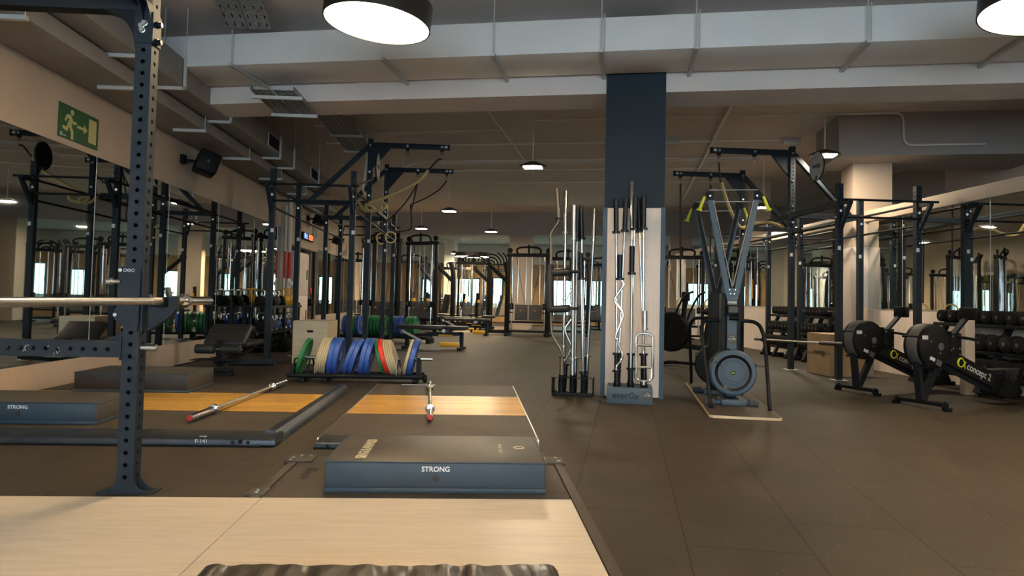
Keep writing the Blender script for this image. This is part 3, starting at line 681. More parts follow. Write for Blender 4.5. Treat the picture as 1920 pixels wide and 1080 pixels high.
# ------------------------------------------------------------------ barbells
def straight_bar(name, label, fr, P, Q, segs, group=None, cat='barbell'):
    P, Q = Vector(P), Vector(Q); d = (Q-P).normalized()
    t = Thing(name, label, cat, fr, P, group)
    for pn, prof, m in segs: t.part(pn, MB().lathe(prof, P, d, 16), M[m])
    return t
def oly_segs(L, sl=.42, rs=.025, rb=.014, end='red', sleeve='chrome', knurl=True):
    s = []
    if knurl: s += [('grip_knurl', [(rb+.0006, sl+.08), (rb+.0006, sl+.42)], 'knurl'), ('grip_knurl', [(rb+.0006, L-sl-.42), (rb+.0006, L-sl-.08)], 'knurl')]
    s = [('shaft', [(rb, sl-.02), (rb, L-sl+.02)], 'steel')] + s
    s += [('sleeve', [(rs*.8, 0.0), (rs, .004), (rs, sl)], sleeve), ('sleeve', [(rs, L-sl), (rs, L-.004), (rs*.8, L)], sleeve)]
    s += [('collar', [(rs*.9, sl-.03), (.038, sl-.028), (.040, sl-.02), (.040, sl), (.03, sl+.012), (rb, sl+.02)], sleeve), ('collar', [(rb, L-sl-.02), (.03, L-sl-.012), (.040, L-sl), (.040, L-sl+.02), (.038, L-sl+.028), (rs*.9, L-sl+.03)], sleeve)]
    if end: s += [('end_cap', [(0, -.003), (rs*.82, -.003), (rs*.82, .002)], end), ('end_cap', [(rs*.82, L-.002), (rs*.82, L+.003), (0, L+.003)], end)]
    return s
straight_bar('barbell', 'chrome barbell with red end cap lying on the nearer oak platform', B, (-.303, 5.36, .091), (-.44, 7.555, .091), oly_segs(2.2))
straight_bar('barbell', 'chrome barbell with red end cap lying across the wide left platform', B, (-1.99, 5.08, .111), (-1.905, 7.275, .111), oly_segs(2.2))
straight_bar('barbell', 'barbell racked on the hook of the nearest rack post', B, (-1.585, 4.27, .957), (-1.46, 1.2, .957), oly_segs(3.07, end=None, rb=.0175))

# ------------------------------------------------------------------ nearest rack
t = Thing('power_rack', 'near dark steel power rack with punched upright and hook in left foreground', 'rack', B, (-1.695, 3.595, 0))
post = hollow_post(2.75, .08, .0595, .0112, .03, 2.74, 8)
up = t.inst('upright', post.mesh('upright', M['rack']), Matrix.Translation((0, 0, .008)))
px, py = -1.695, 3.595
# lower and upper beams running left
lb = hollow_post(2.4, .08, .0595, .0112, .02, 2.38, 8)
lb.tf(Matrix.Translation((px-.04-2.4, py, .712)) @ Matrix.Rotation(R(90), 4, 'Y'))
t.part('lower_beam', lb, M['rack'])
t.part('beam_bracket', MB().box(px-.048, px-.04, py-.05, py+.05, .66, .775).prism([(0, 0), (-.11, 0), (0, .055)], (px-.045, py+.03, .752), (1, 0, 0), (0, 0, 1), .01), M['rack'])
t.part('upper_beam', MB().box(px-2.4, px-.04, py-.04, py+.04, 2.425, 2.505, .004), M['rackdark'])
t.part('curved_gusset', arc_gusset((px-.04, py+.04, 2.43), (-1, 0, 0), (0, 0, -1), .20, .082, 12), M['rackdark'])
t.part('side_beam', MB().box(px-.04, px+.04, py-2.4, py-.04, 2.45, 2.53, .004), M['rack'])
for x in (px+.034, px-.006):
    t.part('curved_gusset', arc_gusset((x, py-.04, 2.50), (0, -1, 0), (0, 0, -1), .21, .006, 12), M['rack'])
t.part('collar_plate', MB().box(px-.046, px+.046, py-.046, py+.046, 2.26, 2.42), M['rack'])
t.parts('bolt', bolts(MB(), [(px-.01, py-.046, 2.345), (px+.005, py-.046, 2.36), (px-.005, py-.046, 2.325)], (0, -1, 0), .012, .016), M['bolt'])
t.parts('nut', bolts(MB(), [(px+.046, py-.0, 2.37), (px+.046, py, 2.28)], (1, 0, 0), .014, .024), M['blacksteel'])
# feet
for ux in ((-1, 0, 0), (1, 0, 0)):
    t.part('foot_gusset', arc_gusset((px+ux[0]*.04, py-.034 if ux[0] < 0 else py-.036, .008), ux, (0, 0, 1), .085, -.006 if ux[0] < 0 else .006, 12), M['rack'])
t.part('foot_gusset', arc_gusset((px+.04, py+.03, .008), (1, 0, 0), (0, 0, 1), .105, .006, 12), M['rack'])
t.part('foot_plate', MB().box(px-.13, px+.14, py-.045, py+.06, 0.0, .008), M['rack'])
# hook carriage holding the bar
zj = .81
j = t.part('hook_carriage', MB().prism([(-1.762, 1.125), (-1.655, 1.125), (-1.655, .862), (-1.662, .805), (-1.70, .805), (-1.775, .865), (-1.775, .91), (-1.757, .94)], (0, py-.052, 0), (1, 0, 0), (0, 0, 1), -.006), M['rack'])
t.part('side_cheek', MB().prism([(0, .80), (0, 1.118), (.03, 1.105), (.06, 1.07), (.06, .95), (.115, .95), (.115, .86)], (px+.052, py-.058, 0), (0, 1, 0), (0, 0, 1), .008), M['rack'], j)
hk = [(0, .80), (0, .99), (.035, .945), (.035, .928), (.098, .928), (.098, .965), (.128, .985), (.14, .98), (.14, .915), (.12, .885), (.05, .83)]
t.part('hook_arm', MB().prism(hk, (px+.055, py+.045, 0), (1, 0, 0), (0, 0, 1), .05), M['rack'], j)
t.part('wear_liner', MB().box(px+.092, px+.153, py-.052, py+.048, .928, .938, .002).box(px+.152, px+.160, py-.052, py+.048, .93, .978, .002), M['black'], j)
t.part('locking_pin', MB().cyl((px-.115, py-.06, 1.05), (px-.05, py-.06, 1.05), .011, 12).cyl((px-.115, py-.06, 1.05), (px-.092, py-.06, 1.05), .017, 14), M['steel'], j)
t.parts('screw', bolts(MB(), [(-1.752, py-.058, 1.107), (-1.768, py-.058, .885)], (0, -1, 0), .007, .005), M['bolt'], j)
ic = MB()
for k_ in range(3): ic.ring((-1.728+k_*.019, py-.0585, 1.107), (0, 1, 0), .007, .001, 16, 6)
t.part('warning_icons', ic, M['white'], j)
t.text('warning_marks', '! x C', .009, (-1.709, py-.0592, 1.107), (1, 0, 0), (0, 0, 1), M['white'], j)
t.part('safety_pin', MB().cyl((px+.04, py-.01, .722), (px+.115, py-.01, .722), .017, 16).lathe([(.011, 0), (.011, .004), (0, .004)], (px+.115, py-.01, .722), (1, 0, 0), 12), M['steel'])
ch = MB(); rr = random.Random(3)
for a, b in ((-2.205, .70), (-2.20, .715), (-2.195, .70), (-2.19, .725), (-2.09, .722), (-2.04, .715), (-2.045, .692), (-2.035, .70), (-2.06, .684)):
    g = rr.uniform(.2, 2.6); q = Vector((a, py-.0405, b)); e = Vector((math.cos(g), 0, math.sin(g)))*rr.uniform(.004, .009)
    ch.bar(q-e, q+e, .0008, .0022)
t.part('chalk_marks', ch, M['chalk'])

# ------------------------------------------------------------------ plate toaster rack and plates
t = Thing('plate_rack', 'low black toaster rack holding the row of bumper plates', 'plate rack', B, (-1.3, 8.3, 0))
yr = 8.33
for y in (yr-.13, yr+.15):
    t.part('rail', MB().cyl((-2.13, y, .075), (-.56, y, .075), .028, 14), M['rackdark'])
t.parts('cross_foot', MB().box(-1.98, -1.92, yr-.2, yr+.24, 0, .05, .006).box(-1.72, -1.66, yr-.2, yr+.24, 0, .05, .006).box(-.68, -.62, yr-.2, yr+.24, 0, .05, .006), M['rackdark'])
dv = [-2.06, -1.885, -1.775, -1.62, -1.43, -1.23, -.86, -.63]
for x in dv:
    t.part('divider', MB().tube([(x, yr-.13, .075), (x, yr-.13, .17), (x, yr-.07, .26), (x, yr+.07, .26), (x, yr+.15, .17), (x, yr+.15, .075)], .011, 8), M['rackdark'])
t.part('handle_tube', MB().cyl((-2.02, yr, .275), (-1.80, yr, .275), .017, 14), M['steel'])
t.part('handle_tube', MB().cyl((-.78, yr, .275), (-.46, yr, .275), .017, 14), M['steel'])
t.part('lift_wheel', MB().lathe([(.03, 0), (.05, .01), (.05, .04), (.03, .05)], (-.56, yr-.13, .06), (1, 0, 0), 20), M['black'])
t.parts('end_bracket', MB().box(-.64, -.60, yr-.14, yr+.16, .06, .30).box(-2.1, -2.06, yr-.14, yr+.16, .06, .2), M['rackdark'])

def plate_parts(th, m, R_=.225, fr_=None):
    """meshes of one bumper plate lying on the x axis, centred, facing +x"""
    h = th/2
    body = MB().lathe([(.052, -h*.9), (.08, -h*.9), (.095, -h*.72), (.17, -h*.72), (.185, -h), (R_-.006, -h), (R_, -h+.006), (R_, h-.006), (R_-.006, h), (.185, h), (.17, h*.72), (.095, h*.72), (.08, h*.9), (.052, h*.9)], (0, 0, 0), (1, 0, 0), 40)
    hub = MB().lathe([(.025, -h), (.052, -h), (.052, h), (.025, h), (.025, -h)], (0, 0, 0), (1, 0, 0), 24)
    out = []
    rr = random.Random(int(th*1e4))
    for a0 in (-.55, 2.55):
        pr = MB(); out.append(pr)
        for i in range(7):
            a = a0+i*.17; w = rr.choice((.014, .02, .024)); r0, r1 = .178, .208
            c, s = math.cos(a), math.sin(a); tx = Vector((0, -s, c)); rd = Vector((0, c, s))
            for u0, u1, v0, v1 in ((-w/2, -w/2+.005, r0, r1), (-w/2, w/2, r1-.006, r1), (w/2-.005, w/2, r0, r1) if i % 2 else (-w/2, w/2, r0, r0+.006)):
                o = Vector((h+.0008, 0, 0)); 
                pr.add([o+tx*u0+rd*v0, o+tx*u1+rd*v0, o+tx*u1+rd*v1, o+tx*u0+rd*v1], [(0, 1, 2, 3)])
    return body.mesh('plate_disc', M[m]), hub.mesh('steel_hub', M['steel']), out[0].mesh('raised_lettering', M['white']), out[1].mesh('raised_lettering', M['white'])
PM = {}
def bumper(m, th, pos, tilt, label, fr=B, yaw=0.0, R_=.225, group='bumper plates in the toaster rack'):
    k = (m, th, R_)
    if k not in PM: PM[k] = plate_parts(th, m, R_)
    o = bpy.data.objects.new('bumper_plate', None); C.objects.link(o); o.empty_display_size = .05
    o.matrix_world = Matrix.Translation(fr.p(*pos)) @ Matrix.Rotation(fr.th+yaw, 4, 'Z') @ Matrix.Rotation(tilt, 4, 'Y')
    tag(o, label, 'weight plate', group)
    for n, me in zip(('plate_disc', 'steel_hub', 'raised_lettering', 'raised_lettering'), PM[k]):
        c = bpy.data.objects.new(n, me); C.objects.link(c); c.parent = o
    return o
# (material, thickness, x at bottom, x at top, label)
rows = [('greenrub', .040, -2.035, -1.905, 'single green bumper plate leaning right at the left end of the toaster rack')]
for i in range(5): rows.append(('creamrub', .0235, -1.825+i*.0245, -1.725+i*.0245, 'cream bumper plate, %s from the left of the stack of five cream ones' % ORD[i]))
for i in range(2): rows.append(('bluerub', .058, -1.665+i*.060, -1.60+i*.06, '%s blue bumper plate of the pair right of the five cream ones' % ('left', 'right')[i]))
for i in range(2): rows.append(('bluerub', .056, -1.497+i*.0605, -1.352+i*.0605, '%s plate of the leaning blue pair in the middle of the rack' % ('left', 'right')[i]))
for i in range(2): rows.append(('bluerub', .056, -1.303+i*.0585, -1.220+i*.0585, '%s plate of the blue pair just left of the thin green one' % ('left', 'right')[i]))
rows.append(('greenrub', .036, -1.005, -1.135, 'thin green bumper plate leaning left against the blue pair'))
rows.append(('redrub', .050, -.958, -1.090, 'red bumper plate between the thin green and the cream ones'))
for i in range(4): rows.append(('creamrub', .0235, -.916+i*.0250, -1.048+i*.0250, 'cream bumper plate, %s from the red one' % ORD[i]))
rows.append(('creamrub', .036, -.868+.075, -.695, 'cream bumper plate leaning right behind the last blue plate'))
rows.append(('bluerub', .058, -.738, -.640, 'blue bumper plate at the right end of the toaster rack'))
for m, th, xb, xt, lb in rows:
    tl = math.asin(max(-1, min(1, (xt-xb)/.45)))
    z = .066 + .225*math.cos(tl) + th/2*abs(math.sin(tl))
    bumper(m, th, ((xb+xt)/2, yr+.01, z), tl, lb)
solo('rack_separator', MB().box(-.875, -.862, yr-.15, yr+.12, .07, .27, .004), M['palegrey'], 'thin grey metal separator standing between two cream plates', 'separator', B, (-.868, yr, .07))

# ------------------------------------------------------------------ wooden box behind the plates
def plyo_box(x0, x1, y0, y1, h, label, front='ply', side='plyedge', slot=True, fr=B):
    t = Thing('plyo_box', label, 'jump box', fr, ((x0+x1)/2, (y0+y1)/2, 0))
    t.part('front_panel', MB().box(x0, x1, y0, y0+.018, 0, h), M[front])
    t.part('back_panel', MB().box(x0, x1, y1-.018, y1, 0, h), M[front])
    t.part('side_panel', MB().box(x0, x0+.018, y0+.018, y1-.018, 0, h), M[side])
    t.part('side_panel', MB().box(x1-.018, x1, y0+.018, y1-.018, 0, h), M[side])
    t.part('top_panel', MB().box(x0+.018, x1-.018, y0+.018, y1-.018, h-.018, h-.001), M[side])
    if slot:
        xm, zm = (x0+x1)/2, h*.76; p = [(.05*math.copysign(1, math.cos(a))*.5*1.2+.018*math.cos(a), .018*math.sin(a)) for a in [2*PI*i/20+.01 for i in range(20)]]
        t.part('hand_slot', MB().prism(p, (xm, y0+.004, zm), (1, 0, 0), (0, 0, 1), .006).tf(Matrix.Translation((0, 0, 0))), M['black'])
    return t
plyo_box(-2.625, -2.125, 10.35, 11.1, .63, 'plywood jump box with hand slot behind the toaster rack')

# ------------------------------------------------------------------ decline bench by the left wall
t = Thing('decline_bench', 'black padded bench with two leg rollers by the left mirror', 'bench', B, (-3.08, 8.9, 0))
pad = MB().box(-.255, .255, -.05, .05, 0, .42, .045, 3)
t.part('back_pad', pad.tf(Matrix.Translation((-3.12, 8.93, .345)) @ Matrix.Rotation(R(-55), 4, 'X')), M['vinyl'])
for a, b in ((-3.41, -3.16), (-3.10, -2.85)):
    t.part('leg_roller', MB().lathe([(.03, 0), (.055, .012), (.058, .03), (.058, b-a-.03), (.055, b-a-.012), (.03, b-a)], (a, 8.78, .315), (1, 0, 0), 20), M['vinyl'])
t.part('roller_axle', MB().cyl((-3.42, 8.78, .315), (-2.84, 8.78, .315), .014, 10), M['steel'])
t.part('stand_post', MB().bar((-3.13, 8.85, .12), (-3.13, 8.80, .42), .06, .06), M['rackdark'])
t.part('foot_plate', MB().box(-3.45, -2.88, 8.72, 9.02, .175, .185, .002).bar((-3.2, 8.9, .15), (-2.95, 8.9, .17), .12, .04), M['rackdark'])
t.part('spine', MB().bar((-3.0, 8.85, .15), (-2.46, 8.98, .17), .06, .06).bar((-3.13, 8.85, .12), (-3.10, 10.0, .25), .07, .06), M['rackdark'])
t.parts('base_bar', MB().box(-3.25, -2.9, 8.66, 8.74, .03, .09, .005).box(-3.4, -2.8, 9.98, 10.05, 0.0, .06, .005), M['rackdark'])
t.parts('transport_wheel', MB().lathe([(.02, 0), (.035, .005), (.035, .03), (.02, .035)], (-2.92, 8.66, .035), (1, 0, 0), 16).lathe([(.02, 0), (.035, .005), (.035, .03), (.02, .035)], (-3.22, 8.66, .035), (-1, 0, 0), 16), M['black'])
t.part('seat_pad', MB().box(-3.28, -2.94, 9.3, 10.1, .30, .37, .03), M['vinyl'])
t.part('support', MB().bar((-3.11, 9.6, .2), (-3.11, 9.6, .32), .05, .05), M['rackdark'])

# ================================================================== TRAINING RIGS (frame B)
def training_rig(name, label, xi, xo, ys, zt, zT, disc, perf):
    sg = 1 if xi > xo else -1                     # direction the rope arms reach
    t = Thing(name, label, 'rig', B, ((xi+xo)/2, ys[1], 0))
    short = hollow_post(zt, .08, .06, .0115, zt-.85, zt-.02).mesh('upright', M['rack'])
    tall = hollow_post(zT, .08, .06, .0115, zt-.75, zT-.22).mesh('upright', M['rack'])
    bm_ = MB()
    fp = MB().box(-.09, .09, -.09, .09, 0, .008, .002).mesh('foot_plate', M['strut'])
    lbm = MB().box(-.022, .022, -.0405, -.0395, 0, .055).mesh('number_label', M['white'])
    bo = MB()
    bolts(bo, [(0, -.04, zt-.37)], (0, -1, 0), .014, .012)
    bom = bo.mesh('bolt', M['bolt'])
    for y_i, y in enumerate(ys):
        for x in (xi, xo):
            is_t = (x == xi and y_i in (1, 2))
            loc = Matrix.Translation(Vector((x, y, 0))-t.at)
            p = t.inst('upright', tall if is_t else short, loc)
            t.inst('foot_plate', fp, Matrix.Identity(4), p)
            t.inst('bolt', bom, Matrix.Identity(4), p); t.inst('bolt', bom, Matrix.Translation((0, 0, .12)), p)
            t.inst('number_label', lbm, Matrix.Translation((0.018*sg, 0, zt-.92)), p)
            cap = MB().box(-.043, .043, -.043, .043, (zT if is_t else zt), (zT if is_t else zt)+.008, .002)
            t.inst('post_cap', cap.mesh('post_cap', M['rackdark']), Matrix.Identity(4), p)
    # cross beams between the rows and long beams along them
    for i, y in enumerate(ys[1:3]):
        L = abs(xi-xo)-.08
        b = hollow_post(L, .08, .06, .0115, .05, L-.05); b.tf(Matrix.Translation((min(xi, xo)+.04, y, zt-.26)) @ Matrix.Rotation(R(90), 4, 'Y'))
        t.part('cross_beam', b, M['rack'])
    for i in range(3):
        for x, z in ((xo, zt-.26), (xi, zt-.26)):
            L = ys[i+1]-ys[i]-.08
            if i == 0 and x == xi and perf:
                b = hollow_post(L, .08, .06, .0115, .05, L-.05); b.tf(Matrix.Translation((x, ys[i]+.04, z)) @ Matrix.Rotation(R(-90), 4, 'X'))
                t.part('long_beam', b, M['rack'])
            elif i == 1: t.part('long_beam', MB().box(x-.03, x+.03, ys[i]+.04, ys[i+1]-.04, z-.03, z+.03, .003), M['rack'])
            else: t.part('pull_up_bar', MB().cyl((x, ys[i]+.04, z), (x, ys[i+1]-.04, z), .017, 10), M['rackdark'])
            t.part('pull_up_bar', MB().cyl((x, ys[i]+.04, zt-.55), (x, ys[i+1]-.04, zt-.55), .017, 10), M['rackdark'])
    # paired round bars at both ends on triangular brackets
    for y, dy in ((ys[0], -1), (ys[3], 1)):
        for x in (xi, xo):
            q = [(x, y+dy*.04, zt-.27), (x, y+dy*.30, zt-.27), (x, y+dy*.04, zt-.62)]
            t.part('triangle_bracket', MB().bar(q[0], q[1], .05, .05).bar(q[1], q[2], .05, .045), M['rack'])
        t.part('pull_up_bar', MB().cyl((min(xi, xo)-.12, y+dy*.27, zt-.25), (max(xi, xo)+.12, y+dy*.27, zt-.25), .016, 12), M['rackdark'])
        t.part('pull_up_bar', MB().cyl((min(xi, xo)-.03, y+dy*.055, zt-.46), (max(xi, xo)+.03, y+dy*.055, zt-.46), .016, 12), M['rackdark'])
    # rope arms with gusset and brace
    for y in ys[1:3]:
        zb = zT-.05
        ar = t.part('rope_arm', MB().box(xi+sg*.04, xi+sg*1.32, y-.035, y+.035, zb-.085, zb, .004), M['rack'])
        t.part('end_plate', MB().box(xi+sg*1.32, xi+sg*1.33, y-.042, y+.042, zb-.095, zb+.008), M['rackdark'], ar)
        t.part('gusset', MB().prism([(0, 0), (.30, 0), (.27, -.04), (0, -.36)], (xi+sg*.04, y-.006 if sg > 0 else y+.006, zb-.085), (sg, 0, 0), (0, 0, 1), .012).prism([(0, 0), (.30, 0), (.27, -.04), (0, -.36)], (xi+sg*.04, y+.02*sg, zb-.085), (sg, 0, 0), (0, 0, 1), .012), M['rack'])
        t.part('diagonal_brace', MB().bar((xi-sg*.03, y, zT-.12), (xo+sg*.18, y, zt-.24), .07, .085, up=(0, 1, 0)), M['rack'])
        for k_, xx in ((0, .62), (1, 1.20)):
            h = MB().box(xi+sg*xx-.03, xi+sg*xx+.03, y-.02, y+.02, zb-.115, zb-.085).ring((xi+sg*xx, y, zb-.145), (0, 1, 0), .022, .005, 16, 6)
            t.part('eye_hook', h, M['rackdark'], ar)
            t.part('snap_link', MB().tube([(xi+sg*xx, y, zb-.155), (xi+sg*xx+.012, y, zb-.19), (xi+sg*xx, y, zb-.225), (xi+sg*xx-.012, y, zb-.19)], .004, 6, True), M['bolt'], ar)
            t.parts('bolt', bolts(MB(), [(xi+sg*xx, y-.035, zb-.042)], (0, -1, 0), .016, .012), M['bolt'], ar)
        t.part('number_label', MB().box(xi+sg*1.245, xi+sg*1.295, y-.0365, y-.0355, zb-.062, zb-.022), M['white'], ar)
        t.parts('bolt', bolts(MB(), [(xi, y-.04, zT-.1), (xi, y-.04, zT-.55), (xi, y-.04, zT-.95)], (0, -1, 0), .013, .012), M['bolt'])
    # white bolt heads on the inner faces
    for y in ys:
        t.parts('side_bolt', bolts(MB(), [(xi+.04, y, zt-.22), (xi+.04, y, zt-.46)], (1, 0, 0), .013, .014), M['bolt'])
        t.parts('side_bolt', bolts(MB(), [(xi-.04, y, zt-.22), (xi-.04, y, zt-.46)], (-1, 0, 0), .013, .014), M['bolt'])
    dx, dy, dz = disc
    dc = t.part('target_disc', MB().lathe([(.205, 0), (.21, .004), (.21, .012), (.205, .016)], (dx, dy, dz), (sg, 0, 0), 40), M['disc'])
    t.part('disc_rim', MB().ring((dx+sg*.008, dy, dz), (1, 0, 0), .212, .007, 40, 6), M['rackdark'], dc)
    t.part('disc_back', MB().lathe([(.207, 0), (.207, .006)], (dx-sg*.007, dy, dz), (sg, 0, 0), 40), M['rackdark'], dc)
    t.parts('rivets', MB().cyl((dx+sg*.016, dy, dz+.15), (dx+sg*.019, dy, dz+.15), .006, 8).cyl((dx+sg*.016, dy, dz-.15), (dx+sg*.019, dy, dz-.15), .006, 8), M['black'], dc)
    t.text('disc_lettering', 'evergy', .085, (dx+sg*.0175, dy, dz+.01), (0, sg, 0), (0, 0, 1), M['blackprint'], dc, bold=.002)
    t.part('scuff', MB().prism([(0, 0), (.05, .01), (.06, .05), (.03, .075), (.005, .05)], (dx+sg*.0165, dy-sg*.03, dz-.205), (0, sg, 0), (0, 0, 1), .001), M['blackprint'], dc)
    t.part('disc_stay', MB().bar((xi, ys[0]+.02, zt-.22), (dx-sg*.012, dy-.03, dz-.17), .022, .022), M['rackdark'])
    return t
training_rig('training_rig', 'left training rig of dark posts in front of the left mirror', -1.78, -2.94, (10.2, 11.7, 13.9, 15.4), 2.83, 3.66, (-1.53, 10.8, 3.03), False)
training_rig('training_rig', 'right training rig of dark posts along the right mirror', 5.07, 6.2, (9.32, 10.76, 12.8, 14.2), 2.72, 3.56, (5.06, 9.92, 3.09), True)

def smooth_path(P, k=6):
    P = [Vector(p) for p in P]; out = []
    for i in range(len(P)-1):
        a = P[max(0, i-1)]; b = P[i]; c = P[i+1]; d = P[min(len(P)-1, i+2)]
        for j in range(k):
            s = j/k; out.append(.5*((2*b)+(c-a)*s+(2*a-5*b+4*c-d)*s*s+(3*b-a-3*c+d)*s**3))
    return out+[P[-1]]
# climbing ropes
t = Thing('climbing_rope', 'tan climbing rope slung from the front arm of the left rig over its crossbar', 'rope', B, (-.58, 11.7, 3.36))
t.part('strap', MB().tube(smooth_path([(-.585, 11.7, 3.37), (-.66, 11.7, 3.34), (-.806, 11.7, 3.16)]), .016, 8), M['strap'])
t.part('rope', MB().tube(smooth_path([(-.806, 11.7, 3.172), (-.963, 11.68, 2.984), (-1.184, 11.65, 2.841), (-1.448, 11.62, 2.696), (-1.68, 11.58, 2.60), (-1.80, 11.56, 2.54), (-1.78, 11.55, 2.46), (-1.70, 11.55, 2.43), (-1.56, 11.56, 2.455), (-1.485, 11.58, 2.505), (-1.50, 11.6, 2.565), (-1.57, 11.6, 2.56)]), .029, 10), M['rope'])
t.part('rope_tail', MB().tube(smooth_path([(-1.80, 11.56, 2.54), (-1.70, 11.54, 2.50), (-1.68, 11.55, 2.44), (-1.80, 11.57, 2.43), (-1.86, 11.6, 2.48), (-1.95, 11.62, 2.6)]), .026, 8), M['rope'])
t = Thing('climbing_rope', 'tan climbing rope hanging from the front arm of the right rig', 'rope', B, (3.87, 10.76, 3.2))
t.part('strap', MB().tube([(3.872, 10.76, 3.28), (3.88, 10.76, 3.18), (3.90, 10.76, 3.0), (3.92, 10.76, 2.93)], .014, 8), M['strap'])
t.part('rope', MB().tube(smooth_path([(3.92, 10.76, 2.956), (3.97, 10.76, 2.78), (4.06, 10.76, 2.53), (4.20, 10.78, 2.29), (4.30, 10.85, 2.25), (4.42, 10.9, 2.29), (4.56, 10.92, 2.34), (4.8, 10.95, 2.36), (5.0, 10.9, 2.28)]), .027, 10), M['rope'])
# straps and rings
def strap_mesh(P, w=.028): return MB().tube(smooth_path(P, 4), w*.5, 6)
t = Thing('suspension_trainer', 'black webbing straps pulled inward from the rear arm of the left rig', 'suspension straps', B, (-1.16, 13.9, 3.3))
for P in ([(-1.16, 13.9, 3.38), (-1.2, 13.9, 3.1), (-1.277, 13.9, 2.76)], [(-.58, 13.9, 3.38), (-.72, 13.9, 3.2), (-.98, 13.9, 3.02), (-1.29, 13.9, 2.87)], [(-1.29, 13.9, 2.87), (-1.26, 13.9, 2.5), (-1.32, 13.9, 2.36), (-1.74, 13.9, 2.3)], [(-1.16, 13.9, 3.3), (-1.4, 13.9, 2.9), (-1.74, 13.9, 2.52)]):
    t.part('strap', strap_mesh(P), M['strap'])
def gym_ring(c, nrm, label, straps, grp):
    t = Thing('gymnastic_ring', label, 'gymnastic ring', B, c, grp)
    t.part('wooden_ring', MB().ring(c, nrm, .108, .0145, 32, 10), M['ringwood'])
    for P in straps: t.part('strap', MB().bar(P[0], P[1], .034, .006), M['strap'])
gym_ring((3.905, 12.8, 1.005), (.55, -1, 0), 'left wooden ring hanging left of the skiing machine', [((3.872, 12.8, 3.28), (3.9, 12.8, 1.11))], 'rings on the right rig')
gym_ring((4.47, 12.8, 1.005), (0, -1, 0), 'right wooden ring hanging just left of the skiing machine column', [((4.45, 12.8, 3.28), (4.47, 12.8, 1.11))], 'rings on the right rig')
gym_ring((-1.84, 13.84, 2.17), (.8, -1, 0), 'left wooden ring hung up on a rear post of the left rig', [((-1.86, 13.84, 2.5), (-1.84, 13.84, 2.27))], 'rings on the left rig')
gym_ring((-1.66, 13.84, 2.2), (.5, -1, 0), 'right wooden ring hung up on a rear post of the left rig', [((-1.68, 13.84, 2.5), (-1.66, 13.84, 2.30))], 'rings on the left rig')
# bar held low on the right rig
t = straight_bar('landmine_barbell', 'barbell lying low across the near end of the right rig', B, (4.97, 11.9, .42), (4.97, 8.75, .52), [('shaft', [(.014, .3), (.014, 2.3)], 'steel'), ('sleeve', [(.025, 0), (.025, .32)], 'blacksteel'), ('collar', [(.04, .30), (.04, .34)], 'blacksteel'), ('sleeve', [(.028, 2.28), (.028, 3.05)], 'blacksteel')])

# ================================================================== BAR HOLDERS AND SPECIAL BARS (frame A)
t = Thing('bar_holder', 'slate box bar holder with lettering in front of the dark pillar', 'bar holder', A, (.045, 7.19, 0))
t.part('housing', MB().box(-.18, .27, 6.985, 7.40, .002, .158, .003), M['bluegrey'])
for x in (-.082, .055, .188):
    for y in (7.09, 7.30):
        t.part('socket', MB().lathe([(.033, 0), (.036, .002), (.036, .026), (.031, .028), (.031, .004)], (x, y, .156), (0, 0, 1), 20), M['black'])
t.text('cut_lettering', 'everGy', .082, (.005, 6.983, .082), (1, 0, 0), (0, 0, 1), M['blackprint'], bold=.0015, sx=1.08)
pl_ = t.part('number_plate', MB().box(.174, .262, 6.982, 6.985, .048, .136), M['grey'])
t.text('plate_number', 'F-145', .026, (.218, 6.981, .092), (1, 0, 0), (0, 0, 1), M['white'], pl_)
t.text('plate_header', 'evergy', .011, (.218, 6.981, .116), (1, 0, 0), (0, 0, 1), M['white'], pl_)
t = Thing('bar_holder', 'open black bar stand with three front tubes left of the pillar', 'bar holder', A, (-.555, 7.55, 0))
t.part('top_plate', MB().box(-.775, -.335, 7.40, 7.70, .186, .192), M['rackdark'])
t.part('base_plate', MB().box(-.775, -.335, 7.40, 7.70, .0, .03, .004), M['rackdark'])
for x in (-.775, -.341): t.parts('side_plate', MB().box(x, x+.006, 7.40, 7.70, .03, .186), M['rackdark'])
for x in (-.675, -.555, -.435):
    for y in (7.465, 7.635):
        t.part('tube', MB().lathe([(.033, 0), (.033, .185), (.031, .185), (.031, .01)], (x, y, .03), (0, 0, 1), 18), M['black'])

def olympic_upright(label, P, Q, top, low, shaft, ltop=.34, rtop=.026, llow=.30, rs=.0135, colm=None, rc=.042):
    """bar standing in a socket: lower sleeve, collar, shaft, collar, upper sleeve"""
    P, Q = Vector(P), Vector(Q); L = (Q-P).length
    s = [('lower_sleeve', [(rtop*.85, 0), (rtop, .005), (rtop, llow)], low), ('collar', [(rtop, llow-.004), (rc, llow), (rc, llow+.022), (rs, llow+.024)], colm or low),
         ('shaft', [(rs, llow+.01), (rs, L-ltop-.01)], shaft), ('collar', [(rs, L-ltop-.024), (rc, L-ltop-.022), (rc, L-ltop), (rtop, L-ltop+.004)], colm or top), ('upper_sleeve', [(rtop, L-ltop), (rtop, L-.005), (rtop*.85, L)], top)]
    return straight_bar('barbell', label, A, P, Q, s, 'bars standing in the two holders')
Z = .03
olympic_upright('upright bar with black sleeve at the far left of the lettered holder', (-.085, 7.30, Z+.13), (-.124, 7.33, 2.09), 'blacksteel', 'blacksteel', 'chrome')
olympic_upright('black sleeved bar leaning right, second from the left in the lettered holder', (-.075, 7.325, Z+.13), (-.02, 7.37, 2.11), 'blacksteel', 'blacksteel', 'chrome')
olympic_upright('tallest bar with bare chrome sleeve in the lettered holder', (.06, 7.31, Z+.13), (.038, 7.35, 2.285), 'chrome', 'steel', 'chrome', .60, .02, .30, .0125, 'steel', .026)
